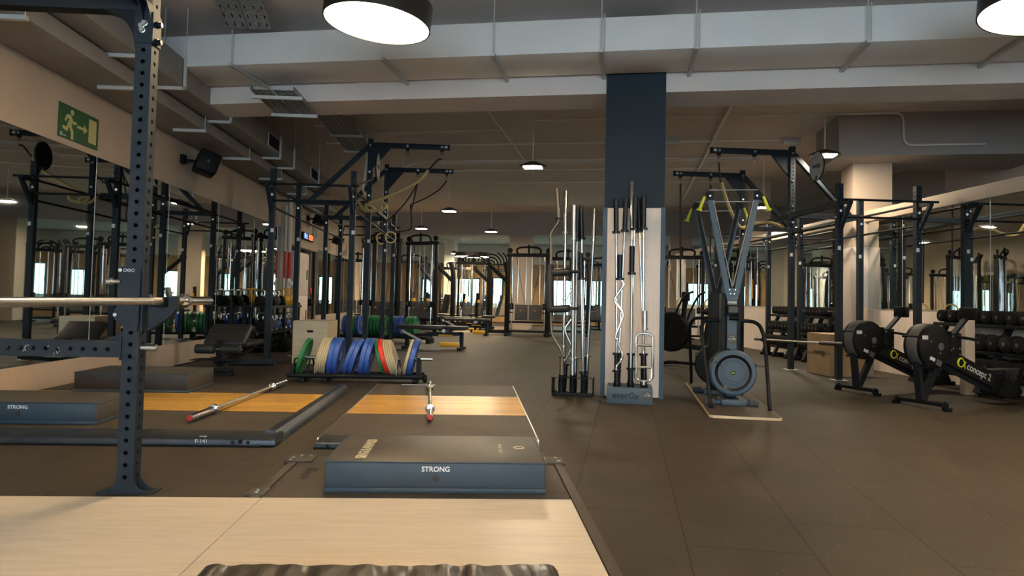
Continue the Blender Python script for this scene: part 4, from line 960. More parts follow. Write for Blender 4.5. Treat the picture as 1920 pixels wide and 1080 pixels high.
olympic_upright('black sleeved bar just right of the tallest chrome bar', (.05, 7.29, Z+.13), (.078, 7.34, 2.125), 'blacksteel', 'blacksteel', 'chrome')
olympic_upright('black sleeved bar half hidden, second from the right in the lettered holder', (.20, 7.30, Z+.13), (.108, 7.38, 2.10), 'blacksteel', 'blacksteel', 'chrome')
olympic_upright('upright bar with black sleeve at the far right of the lettered holder', (.184, 7.31, Z+.13), (.162, 7.33, 2.13), 'blacksteel', 'blacksteel', 'chrome')
olympic_upright('short bar with black sleeve in front of the tallest chrome bar', (.055, 7.09, Z+.13), (.048, 7.11, 1.58), 'blacksteel', 'blacksteel', 'steel', .27, .027, .17)

def bent_bar(name, label, pts, r, m, ends, cat='curl bar', lmat='blacksteel'):
    t = Thing(name, label, cat, A, pts[0], 'bars standing in the two holders')
    t.part('shaft', MB().tube(smooth_path(pts, 5), r, 10), M[m])
    for nm, p, q, rr in ends:
        p, q = Vector(p), Vector(q); L = (q-p).length
        t.part(nm, MB().lathe([(rr*.85, 0), (rr, .004), (rr, L)], p, q-p, 16), M[lmat])
        t.part('collar', MB().lathe([(rr, 0), (.044, .003), (.044, .022), (rr*.7, .026)], q if nm == 'lower_sleeve' else p, (q-p) if nm == 'lower_sleeve' else (p-q), 18), M[lmat])
    return t
yz = 7.1
bent_bar('curl_bar', 'zigzag chrome curl bar in the left front socket of the lettered holder', [(-.084, yz, .30), (-.085, yz, .36), (-.03, yz, .46), (-.085, yz, .62), (-.10, yz, .66), (-.04, yz, .83), (-.035, yz, .90), (-.10, yz, .99), (-.11, yz, 1.05), (-.035, yz, 1.17), (-.035, yz, 1.2), (-.068, yz, 1.27)], .0125, 'chrome',
    [('lower_sleeve', (-.082, yz, .16), (-.084, yz, .30), .027), ('upper_sleeve', (-.068, yz, 1.255), (-.072, yz, 1.49), .027)])
t = Thing('triceps_bar', 'chrome framed grip bar in the right front socket of the lettered holder', 'triceps bar', A, (.184, 7.09, .16), 'bars standing in the two holders')
fr_ = [(.105, .255), (.105, .66), (.13, .695), (.24, .695), (.268, .66), (.268, .255), (.24, .225), (.13, .225)]
rp = []
for i, (a, b) in enumerate(fr_): rp.append((a, 7.09, b))
t.part('frame', MB().tube(rp, .014, 10, True), M['chrome'])
for z in (.36, .58): t.part('grip', MB().cyl((.105, 7.09, z), (.268, 7.09, z), .0135, 12), M['knurl'])
t.part('lower_sleeve', MB().cyl((.184, 7.09, .16), (.184, 7.09, .222), .025, 16), M['steel'])
t.part('collar', MB().lathe([(.014, 0), (.036, .002), (.036, .018), (.02, .02)], (.185, 7.09, .735), (0, 0, 1), 18), M['steel'])
t.part('upper_sleeve', MB().cyl((.186, 7.09, .70), (.186, 7.09, .735), .014, 12).cyl((.185, 7.09, .75), (.185, 7.10, .925), .0255, 18), M['steel'])

# left stand
t = Thing('safety_squat_bar', 'raw brown safety squat bar with two padded arms in the left stand', 'safety squat bar', A, (-.675, 7.465, .035), 'bars standing in the two holders')
yq = 7.47
t.part('shaft', MB().tube(smooth_path([(-.675, yq, .40), (-.68, yq, .46), (-.775, yq, .62), (-.795, yq, .72), (-.81, yq, 1.0), (-.815, yq, 1.40), (-.82, yq, 1.62), (-.82, yq, 1.74), (-.745, yq, 1.86), (-.74, yq, 1.92)], 5), .0145, 10), M['rawsteel'])
t.part('lower_sleeve', MB().cyl((-.675, yq, .04), (-.675, yq, .40), .025, 16), M['rawsteel'])
t.part('upper_sleeve', MB().cyl((-.74, yq, 1.90), (-.765, yq, 2.23), .0245, 16), M['rawsteel'])
t.part('collar', MB().lathe([(.02, 0), (.042, .002), (.042, .014), (.02, .016)], (-.675, yq, .395), (0, 0, 1), 18), M['blacksteel'])
t.part('collar', MB().lathe([(.02, 0), (.042, .002), (.042, .012), (.02, .014)], (-.74, yq, 1.895), (0, 0, 1), 18), M['blacksteel'])
t.part('neck_pad', MB().tube(smooth_path([(-.81, yq, .88), (-.815, yq-.01, 1.0), (-.82, yq-.01, 1.2), (-.822, yq, 1.40)], 4), [.03]+[.042]*11+[.034], 14), M['vinyl'])
for z in (.915, 1.31):
    t.part('arm_pad', MB().tube([(-.80, yq, z), (-.78, yq-.02, z), (-.62, yq-.04, z+.012), (-.60, yq-.04, z+.012)], [.03, .042, .042, .03], 14), M['vinyl'])
    t.part('hand_grip', MB().cyl((-.61, yq-.04, z+.012), (-.50, yq-.05, z+.016), .015, 12), M['blacksteel'])
olympic_upright('slim chrome bar second from the left in the left stand', (-.672, 7.63, .04), (-.68, 7.62, 2.235), 'chrome', 'chrome', 'chrome', .46, .0235, .46, .017, 'steel', .034)
olympic_upright('thick silver bar in the middle of the left stand', (-.557, 7.465, .04), (-.577, 7.47, 2.05), 'steel', 'steel', 'steel', .36, .027, .33, .020, 'steel', .04)
olympic_upright('black sleeved bar right of the thick silver one in the left stand', (-.432, 7.635, .04), (-.51, 7.62, 2.06), 'blacksteel', 'blacksteel', 'chrome', .35, .027, .34)
olympic_upright('short bar with black sleeve at the front right of the left stand', (-.435, 7.465, .04), (-.497, 7.49, 1.53), 'blacksteel', 'blacksteel', 'chrome', .27, .027, .20)
olympic_upright('thin chrome bar leaning right at the right end of the left stand', (-.42, 7.615, .04), (-.355, 7.60, 2.03), 'steel', 'steel', 'steel', .34, .019, .36, .0135, 'steel', .03)
olympic_upright('dark sleeved bar behind the thick silver one in the left stand', (-.545, 7.635, .04), (-.548, 7.62, 2.04), 'blacksteel', 'steel', 'steel', .35, .026, .33)
yz = 7.60
bent_bar('curl_bar', 'zigzag chrome curl bar at the back of the left stand', [(-.648, yz, .30), (-.645, yz, .36), (-.585, yz, .49), (-.59, yz, .53), (-.65, yz, .66), (-.65, yz, .72), (-.575, yz, .84), (-.575, yz, .90), (-.645, yz, 1.02), (-.64, yz, 1.06), (-.575, yz, 1.17), (-.575, yz, 1.2), (-.605, yz, 1.26)], .0125, 'chrome',
    [('lower_sleeve', (-.66, yz, .035), (-.648, yz, .30), .026), ('upper_sleeve', (-.605, yz, 1.25), (-.60, yz, 1.48), .026)])

# ================================================================== SKIING MACHINES (frame A)
def ski_machine(fr, label, number=True, lean=0.0):
    """faces -y, flywheel at the front bottom; local origin at the floor under the flywheel"""
    t = Thing('ski_machine', label, 'ski machine', fr, (0, 0, 0))
    zc = .345; zo = .03
    yf = -.12
    t.part('flywheel_housing', MB().lathe([(.12, 0), (.205, .0), (.221, .012), (.224, .03), (.224, .10), (.218, .115), (.0, .115)], (0, yf, zc), (0, 1, 0), 56), M['bluegrey'])
    t.part('dish_ring', MB().lathe([(.176, .002), (.170, -.010), (.146, .0), (.140, .010), (.130, .010), (.126, -.004), (.121, .008), (.114, .008), (.110, -.004), (.104, .01), (.098, .01)], (0, yf, zc), (0, 1, 0), 48), M['gloss'])
    t.part('hub_cover', MB().lathe([(0, -.004), (.084, -.004), (.092, .002), (.100, .012), (.100, .03)], (0, yf, zc), (0, 1, 0), 40), M['bluegrey'])
    lg = MB().ring((-.004, yf-.006, zc), (0, 1, 0), .0085, .003, 18, 6).tube([(.004, yf-.006, zc+.008), (.012, yf-.006, zc-.006), (.016, yf-.006, zc-.004)], .0025, 6)
    t.part('round_badge', MB().lathe([(0, -.0055), (.02, -.0055), (.021, -.003)], (0, yf, zc), (0, 1, 0), 24), M['black'])
    t.part('badge_mark', lg, M['lime'])
    rib = MB()
    for a in (.35, 1.75, 2.62, 3.35, 5.1): rib.cyl((.222*math.cos(a), yf+.02, zc+.222*math.sin(a)), (.222*math.cos(a), yf+.10, zc+.222*math.sin(a)), .014, 10)
    t.parts('rim_lugs', rib, M['black'])
    t.part('damper_lever', MB().bar((-.17, yf-.004, zc+.105), (-.115, yf-.008, zc+.07), .02, .01), M['black'])
    t.part('second_housing', MB().lathe([(.218, 0), (.224, .012), (.224, .10), (.21, .12)], (0, yf+.115, zc), (0, 1, 0), 48), M['rackdark'])
    t.part('base_block', MB().box(-.11, .12, yf-.01, yf+.30, zo, .085, .01).box(-.20, .2, yf+.05, yf+.12, zo, .07, .008), M['bluegrey'])
    for x in (-.21, .20): t.part('end_foot', MB().box(x-.045, x+.045, yf+.03, yf+.13, zo, .085, .008), M['grey'])
    ys_ = yf+.12
    t.part('column', MB().box(-.048, .048, ys_, ys_+.07, .10, 1.12, .006), M['bluegrey'])
    t.parts('side_fairing', MB().box(-.10, -.05, ys_+.03, ys_+.19, .12, 1.12, .008).box(.05, .09, ys_+.03, ys_+.19, .12, 1.12, .008), M['rackdark'])
    t.part('back_column', MB().box(-.06, .06, ys_+.09, ys_+.20, .1, 1.15, .006), M['rackdark'])
    zj = 1.19; zt = 2.10; sp = .225
    t.part('yoke', MB().prism([(-.048, 1.05), (.048, 1.05), (.072, 1.13), (.075, 1.17), (-.075, 1.17), (-.072, 1.13)], (0, ys_-.001, 0), (1, 0, 0), (0, 0, 1), -.012), M['bluegrey'])
    t.parts('screw', bolts(MB(), [(-.028, ys_-.013, 1.155), (.028, ys_-.013, 1.155), (-.018, ys_-.013, 1.115), (.018, ys_-.013, 1.115)], (0, -1, 0), .005, .004), M['bolt'])
    for s in (-1, 1):
        p0 = Vector((s*.035, ys_+.03, 1.10)); p1 = Vector((s*sp, ys_+.03+lean, zt-.04))
        a = t.part('arm', MB().bar(p0, p1, .05, .075, up=(0, 1, 0)), M['bluegrey'])
        t.part('arm_channel', MB().bar(p0+Vector((-s*.012, .06, .04)), p1+Vector((-s*.012, .06, 0)), .035, .07, up=(0, 1, 0)), M['black'], a)
        t.part('pull_cord', MB().cyl(Vector((s*.006, ys_-.005, 1.19)), p1+Vector((-s*.03, -.04, 0)), .003, 6), M['palegrey'], a)
        t.part('pulley_head', MB().prism([(-.04, -.04), (.035, -.04), (.045, .02), (.02, .05), (-.03, .045)], p1+Vector((0, -.045, .03)), (s, 0, 0), (0, 0, 1), -s*.07), M['black'], a)
        t.parts('bolt', bolts(MB(), [p1+Vector((0, -.05, .03))], (0, -1, 0), .007, .005), M['bolt'], a)
        h0 = p1+Vector((s*.055, -.06, .02)); h1 = h0+Vector((s*.05, -.01, -.135))
        h = t.part('handle', MB().tube([h0, h0+(h1-h0)*.5, h0+(h1-h0)*.86, h1], [.014, .016, .017, .030], 12).tube([h1, h1+Vector((s*.003, 0, -.01))], [.031, .031], 14), M['lime'])
    tb = t.part('top_wire', MB().cyl((-sp-.01, ys_+lean, zt+.05), (sp+.01, ys_+lean, zt+.05), .0035, 6), M['palegrey'])
    t.part('top_wire', MB().cyl((-sp+.02, ys_+lean+.05, zt-.06), (sp-.02, ys_+lean+.05, zt-.06), .0035, 6), M['palegrey'])
    t.part('sticker', MB().box(-.043, .043, ys_-.004, ys_-.001, 1.02, 1.04), M['palegrey'])
    mo = t.part('monitor', MB().box(-.052, .058, ys_-.06, ys_-.005, .90, 1.005, .008), M['black'])
    t.part('monitor_screen', MB().box(-.04, .046, ys_-.062, ys_-.0605, .93, .99), M['grey'], mo)
    t.part('device_holder', MB().cyl((-.03, ys_-.04, .875), (.06, ys_-.04, .875), .022, 12), M['black'])
    if number:
        s_ = t.part('number_plate', MB().box(-.046, .046, ys_-.003, ys_-.0005, .62, .72), M['grey'])
        t.text('plate_number', 'C-79', .032, (0, ys_-.004, .665), (1, 0, 0), (0, 0, 1), M['white'], s_)
        t.text('plate_header', 'evergy', .012, (0, ys_-.004, .695), (1, 0, 0), (0, 0, 1), M['white'], s_)
        t.part('small_sticker', MB().box(-.012, .012, ys_-.003, ys_-.0005, .555, .58), M['grey'])
    return t
def place(t, fr, a, b, turn=0.0, z=0.0):
    t.o.location = fr.p(a, b, z); t.o.rotation_euler = (0, 0, fr.th+turn); return t
place(ski_machine(W, 'blue grey skiing machine facing the camera with lime handles'), A, 1.035, 7.12)
place(ski_machine(W, 'second skiing machine standing back to back behind the first', False, .0), A, .985, 7.93, PI-.12)
t = Thing('machine_stand', 'plywood base with bent black tube hoops under the skiing machines', 'machine stand', A, (1.05, 7.6, 0))
poly = [(.743+.03, 6.37), (1.33, 6.37), (1.361, 6.40), (1.361, 8.95), (1.33, 8.98), (.78, 8.98), (.75, 8.95), (.743, 6.40)]
t.part('base_board', MB().prism(poly, (0, 0, .002), (1, 0, 0), (0, 1, 0), .022), M['plyedge'])
t.part('rubber_top', MB().prism([(a+(.008 if a < 1 else -.008), b+(.01 if b < 7 else -.01)) for a, b in poly], (0, 0, .024), (1, 0, 0), (0, 1, 0), .004), M['rubmat'])
for y0, y1 in ((6.79, 7.30), (8.85, 8.30)):
    pts = [(.805, y0, .03), (.80, y0+(y1-y0)*.15, .12), (.755, y0+(y1-y0)*.6, .62), (.748, y0+(y1-y0)*.75, .74), (.775, y1-(y1-y0)*.1, .82), (.85, y1, .845), (1.2, y1, .845), (1.30, y1-(y1-y0)*.1, .82), (1.335, y0+(y1-y0)*.75, .74), (1.345, y0+(y1-y0)*.6, .62), (1.362-.02, y0+(y1-y0)*.15, .12), (1.335, y0, .03)]
    t.part('hoop', MB().tube(smooth_path(pts, 4), .019, 12), M['rackdark'])

# ================================================================== ROWERS
def rower(label, ox, oy, th):
    F = Frame(th); 
    t = Thing('rowing_machine', label, 'rowing machine', F, (*F.inv(ox, oy), 0))
    u0, v0 = F.inv(ox, oy)
    def P(u, v, z): return Vector((u0+u, v0+v, z))
    K = t.part
    K('front_foot', MB().box(u0-.03, u0+.03, v0-.28, v0+.28, .035, .075, .008), M['black'])
    for s in (-1, 1):
        K('castor', MB().lathe([(.012, 0), (.04, .004), (.044, .015), (.04, .026), (.012, .03)], P(-.01, s*.27-.015, .044), (0, 1, 0), 20), M['black'])
        K('rubber_foot', MB().box(u0-.035, u0+.035, v0+s*.29-.03, v0+s*.29+.03, 0, .035, .008), M['black'])
    K('front_leg', MB().bar(P(-.01, 0, .07), P(-.07, 0, .60), .045, .07), M['rackdark'])
    K('front_leg', MB().bar(P(.02, 0, .07), P(.30, 0, .56), .045, .07), M['rackdark'])
    c = P(.09, -.115, .625)
    K('flywheel_cage', MB().lathe([(.0, 0), (.19, 0), (.222, .018), (.228, .04), (.228, .19), (.222, .212), (.19, .23), (0, .23)], c, (0, 1, 0), 48), M['black'])
    K('vent_band', MB().lathe([(.2285, .055), (.231, .06), (.231, .17), (.2285, .175)], c, (0, 1, 0), 48), M['grey'])
    K('hub', MB().lathe([(.04, 0), (.04, .004), (.02, .006), (0, .006)], c+Vector((.05, 0, 0)), (0, -1, 0), 20), M['grey'])
    t.parts('rim_clips', MB().cyl(P(.09+.19, -.12, .77), P(.09+.19, .12, .77), .014, 8).cyl(P(.09-.2, -.12, .72), P(.09-.2, .12, .72), .014, 8).cyl(P(.09-.13, -.12, .43), P(.09-.13, .12, .43), .014, 8), M['black'])
    K('vent_label', MB().box(u0-.13, u0-.05, v0-.121, v0-.117, .70, .74), M['palegrey'])
    t.parts('rivets', bolts(MB(), [P(.0, -.115, .68), P(.13, -.115, .56), P(.27, -.07, .62), P(.35, -.07, .585)], (0, -1, 0), .006, .004), M['bolt'])
    # sloping main beam
    a, b = P(-.02, -.05, .66), P(1.28, -.05, .17)
    d = (b-a).normalized(); n = Vector((-d.z, 0, d.x))
    h = .085
    K('main_beam', MB().prism([(0, -h), (0, h*.8), ((b-a).length, h*.8), ((b-a).length, -h)], a+Vector((0, .0, 0)), d, n, -.10), M['black'])
    K('beam_rail', MB().bar(a-n*h+Vector((0, .05, 0)), b-n*h+Vector((0, .05, 0)), .015, .11), M['rackdark'])
    lo = a+d*.70+Vector((0, -.002, 0))+n*-.012
    t.text('brand_lettering', 'concept 2', .105, a+d*.87+Vector((0, -.002, 0))-n*.006, d, n, M['palegrey'], sx=.92, bold=.001)
    rg = MB()
    q = a+d*.575+Vector((0, -.002, 0))-n*.004
    rg.tube([q+d*(.045*math.cos(x))+n*(.045*math.sin(x)) for x in [.6+i*.3 for i in range(17)]], [.004+.008*math.sin(PI*i/16) for i in range(17)], 6)
    rg.bar(q+d*.035+n*.035, q+d*.075-n*.04, .004, .016).bar(q+d*.07+n*.035, q+d*.035-n*.035, .004, .008)
    K('brand_mark', rg, M['lime'])
    st = K('number_sticker', MB().bar(P(-.02, -.118, .515), P(.05, -.118, .49), .002, .035), M['palegrey'])
    K('warning_sticker', MB().bar(P(.07, -.118, .475), P(.14, -.118, .445), .002, .06), M['grey'])
    # handle bracket, chain guide and monitor arm
    K('chain_guide', MB().box(u0+.36, u0+.52, v0-.06, v0+.06, .52, .76, .008), M['black'])
    t.parts('guide_screws', bolts(MB(), [P(.39, -.06, .73), P(.49, -.06, .73), P(.39, -.06, .6), P(.49, -.06, .6), P(.49, -.06, .54)], (0, -1, 0), .007, .004), M['bolt'])
    K('pull_handle', MB().tube([P(.50, -.24, .70), P(.49, -.12, .715), P(.47, 0, .72), P(.49, .12, .715), P(.50, .24, .70)], .016, 10), M['black'])
    K('monitor_arm', MB().bar(P(.46, 0, .74), P(.68, 0, .93), .055, .03), M['rackdark'])
    mo = K('monitor', MB().box(u0+.66, u0+.72, v0-.10, v0+.08, .90, 1.03, .012), M['black'])
    K('monitor_screen', MB().box(u0+.72, u0+.723, v0-.08, v0+.06, .93, 1.01), M['grey'], mo)
    # foot stretcher and monorail
    for s in (-1, 1):
        f = K('foot_rest', MB().prism([(0, 0), (.10, -.02), (.26, .20), (.20, .27)], P(1.02, s*.14+(.05 if s > 0 else .05), .10), (1, 0, 0), (0, 0, 1), .10), M['black'])
        K('foot_strap', MB().tube([P(1.16, s*.14-.05, .28), P(1.14, s*.14-.03, .36), P(1.14, s*.14+.03, .36), P(1.16, s*.14+.05, .28)], .012, 6), M['strap'], f)
    K('shroud', MB().prism([(0, 0), (.05, .17), (.30, .20), (.42, -.0), (.38, -.05), (.1, -.06)], P(1.0, .09, .13), (1, 0, 0), (0, 0, 1), .18), M['black'])
    r = K('monorail', MB().box(u0+1.02, u0+2.42, v0-.03, v0+.03, .30, .36, .006), M['rackdark'])
    K('rail_cap', MB().box(u0+1.02, u0+2.42, v0-.034, v0+.034, .36, .375, .003), M['steel'], r)
    K('rail_print', MB().box(u0+1.5, u0+1.9, v0-.0315, v0-.0305, .32, .345), M['yellow'], r)
    K('seat', MB().box(u0+1.75, u0+2.0, v0-.15, v0+.15, .41, .46, .02), M['black'])
    K('seat_carriage', MB().box(u0+1.78, u0+1.97, v0-.05, v0+.05, .375, .41, .004), M['grey'])
    K('rear_leg', MB().bar(P(2.34, 0, .31), P(2.40, 0, .05), .05, .06).box(u0+2.37, u0+2.43, v0-.2, v0+.2, 0, .05, .008), M['rackdark'])
    return t
rower('black rowing machine nearer the camera with full lettering on its beam', 4.234, 7.15, .365)
rower('black rowing machine behind the lettered one, left and farther from the camera', 4.118, 8.235, .345)
bx_ = plyo_box(5.2, 5.76, 9.80, 10.48, .61, 'brown jump box under the near end of the right rig', 'mdf', 'mdf', False).o
def stick_text(root, at, body, size, o, ux, uy, m, sx=1.0):
    me = text_mesh(body, size); ux, uy = Vector(ux), Vector(uy); uz = ux.cross(uy); o = Vector(o)-Vector(at)
    me.transform(Matrix(((ux.x*sx, uy.x, uz.x, o.x), (ux.y*sx, uy.y, uz.y, o.y), (ux.z*sx, uy.z, uz.z, o.z), (0, 0, 0, 1)))); me.materials.clear(); me.materials.append(m)
    ob = bpy.data.objects.new('stencilled_text', me); C.objects.link(ob); ob.parent = root
ctr = ((5.2+5.76)/2, (9.80+10.48)/2, 0)
stick_text(bx_, ctr, 'evergy', .12, (5.198, 10.10, .335), (0, -1, 0), (0, 0, 1), M['blackprint'])
stick_text(bx_, ctr, '50', .09, (5.36, 9.798, .27), (0, 0, 1), (-1, 0, 0), M['blackprint'])

# ================================================================== KETTLEBELLS (frame B)
t = Thing('kettlebell_rack', 'black three shelf kettlebell rack at the end of the left mirror', 'rack', B, (-3.7, 13.2, 0))
for z in (.10, .36, .80):
    t.part('shelf', MB().box(-3.95, -3.48, 12.15, 14.3, z-.02, z).box(-3.49, -3.47, 12.15, 14.3, z-.035, z+.015), M['rackdark'])
for y in (12.2, 13.2, 14.25):
    for x in (-3.93, -3.52): t.part('upright', MB().box(x-.025, x+.025, y-.03, y+.03, 0, .86), M['rackdark'])
t.part('lettered_rail', MB().box(-3.47, -3.465, 12.2, 14.25, .785, .812), M['bluegrey'])
KB = {}
def kettlebell(m, sc, fr, a, b, z, label, grp, yaw=0):
    if m not in KB:
        bell = MB().lathe([(0, 0), (.06, .0), (.075, .006), (.098, .05), (.105, .095), (.095, .145), (.06, .185), (.03, .195), (0, .197)], (0, 0, 0), (0, 0, 1), 20)
        hd = MB().tube(smooth_path([(-.052, 0, .165), (-.072, 0, .21), (-.07, 0, .262), (-.045, 0, .285), (0, 0, .29), (.045, 0, .285), (.07, 0, .262), (.072, 0, .21), (.052, 0, .165)], 3), .0165, 8)
        KB[m] = (bell.mesh('bell', M[m]), hd.mesh('handle', M['steel' if m not in ('yellow',) else 'yellow']))
    o = bpy.data.objects.new('kettlebell', None); C.objects.link(o); o.empty_display_size = .05
    o.location = fr.p(a, b, z); o.rotation_euler = (0, 0, fr.th+yaw); o.scale = (sc, sc, sc)
    tag(o, label, 'kettlebell', grp)
    for n, me in zip(('bell', 'handle'), KB[m]):
        c = bpy.data.objects.new(n, me); C.objects.link(c); c.parent = o
tops = [('blackmatte', .95), ('grey', .9), ('black', .95), ('grey', .95), ('blackmatte', 1.0), ('yellow', 1.05), ('yellow', 1.1)]
for i, (m, s_) in enumerate(tops):
    nm = {'blackmatte': 'dark', 'grey': 'grey', 'black': 'black', 'yellow': 'yellow'}[m]
    kettlebell(m, s_, B, -3.70, 12.32+i*.30, .80, '%s kettlebell, %s from the near end of the top shelf' % (nm, ORD[i]), 'kettlebells on the top shelf', .5)
mids = [('blackmatte', 1.1), ('bluerub', .95), ('grey', .95), ('bluerub', .95), ('blackmatte', 1.0), ('bluerub', 1.0), ('grey', 1.0)]
for i, (m, s_) in enumerate(mids):
    nm = {'blackmatte': 'dark', 'grey': 'grey', 'bluerub': 'blue'}[m]
    kettlebell(m, s_, B, -3.66, 12.32+i*.30, .36, '%s kettlebell, %s from the near end of the middle shelf' % (nm, ORD[i]), 'kettlebells on the middle shelf', .4)
for i in range(6):
    kettlebell('blackmatte' if i % 2 else 'black', 1.05, B, -3.68, 12.4+i*.32, .10, 'dark kettlebell, %s from the near end of the bottom shelf' % ORD[i], 'kettlebells on the bottom shelf', .3)
for i, (a, b, r_, nm) in enumerate(((-3.30, 12.5, .13, 'black'), (-3.28, 12.95, .14, 'dark grey'))):
    t = Thing('medicine_ball', '%s slam ball on the floor before the kettlebell rack, %s from the near end' % (nm, ORD[i]), 'medicine ball', B, (a, b, 0))
    t.part('ball', MB().sphere((a, b, r_), r_, 24), M['blackmatte' if i == 0 else 'vinyl'])
    t.part('seam', MB().ring((a, b, r_), (1, .3, .5), r_+.0005, .0025, 36, 6), M['black'])

# ================================================================== DUMBBELLS ALONG THE RIGHT WALL (frame B)
def dumbbell_rack(y0, y1, label, nshelf=(.22, .52, .84)):
    t = Thing('dumbbell_rack', label, 'dumbbell rack', B, (6.3, (y0+y1)/2, 0))
    for i, z in enumerate(nshelf):
        for dx in (-.14+.05*i, .10+.05*i):
            t.part('shelf_rail', MB().box(6.27+dx-.025, 6.27+dx+.025, y0, y1, z-.045+.03*(dx > 0), z+.03*(dx > 0), .003), M['rackdark'])
    for y in (y0+.05, (y0+y1)/2, y1-.05):
        t.part('frame_upright', MB().bar((6.02, y, .03), (6.42, y, .95), .07, .05).box(5.98, 6.46, y-.03, y+.03, 0, .05), M['rackdark'])
    return t
dumbbell_rack(6.7, 9.0, 'black dumbbell rack behind the rowing machines')
dumbbell_rack(11.85, 12.68, 'short black dumbbell rack just past the right pillar')
dumbbell_rack(12.92, 14.1, 'black dumbbell rack farthest along the right wall')
DB = {}
def dumbbell(sc, a, b, z, label, grp, yaw=0.0, tilt=0.0):
    if not DB:
        hd = lambda s: MB().lathe([(0, 0), (.05, 0), (.072, .008), (.076, .02), (.076, .085), (.072, .098), (.045, .105)], (s*.165, 0, 0), (-s, 0, 0), 22).mesh('head', M['blackmatte'])
        ring = lambda s: MB().lathe([(.0, -.0012), (.019, -.0012), (.021, 0)], (s*.165, 0, 0), (-s, 0, 0), 16).mesh('weight_badge', M['grey'])
        DB['h'] = [hd(-1), hd(1)]; DB['g'] = MB().lathe([(.016, -.06), (.018, 0), (.016, .06)], (0, 0, 0), (1, 0, 0), 14).mesh('handle', M['steel'])
        DB['r'] = [ring(-1), ring(1)]
    o = bpy.data.objects.new('dumbbell', None); C.objects.link(o); o.empty_display_size = .05
    o.location = B.p(a, b, z); o.rotation_euler = (0, tilt, B.th+yaw); o.scale = (sc, sc, sc); tag(o, label, 'dumbbell', grp)
    for me, rg in zip(DB['h'], DB['r']):
        c = bpy.data.objects.new('head', me); C.objects.link(c); c.parent = o
        d = bpy.data.objects.new('weight_badge', rg); C.objects.link(d); d.parent = c
    c = bpy.data.objects.new('handle', DB['g']); C.objects.link(c); c.parent = o
for (y0, y1, n, where) in ((6.7, 9.0, 11, 'rack behind the rowing machines'), (11.85, 12.68, 5, 'short rack past the right pillar'), (12.92, 14.1, 7, 'farthest rack on the right wall')):
    for i, (z, lv) in enumerate(((.22, 'bottom'), (.52, 'middle'), (.84, 'top'))):
        sc = (1.32, 1.2, 1.05)[i]
        for k_ in range(n):
            y = y0+.16+k_*(y1-y0-.32)/(n-1)
            dumbbell(sc, 6.26+.05*i, y, z+.082*sc, '%s dumbbell from the near end, %s shelf of the %s' % (ORD[k_], lv, where), 'dumbbells on the %s shelf of the %s' % (lv, where))
solo('wall_post', MB().box(5.86, 5.98, 7.92, 8.02, 0, 1.0, .004), M['wallbeige'], 'pale square post standing in front of the dumbbells on the right', 'post', B, (5.9, 8.0, 0))
solo('wall_post', MB().box(5.80, 5.90, 9.86, 9.96, 0, 1.0, .004), M['wallbeige'], 'pale square post right of the right pillar behind the rowing machines', 'post', B, (5.8, 9.9, 0))

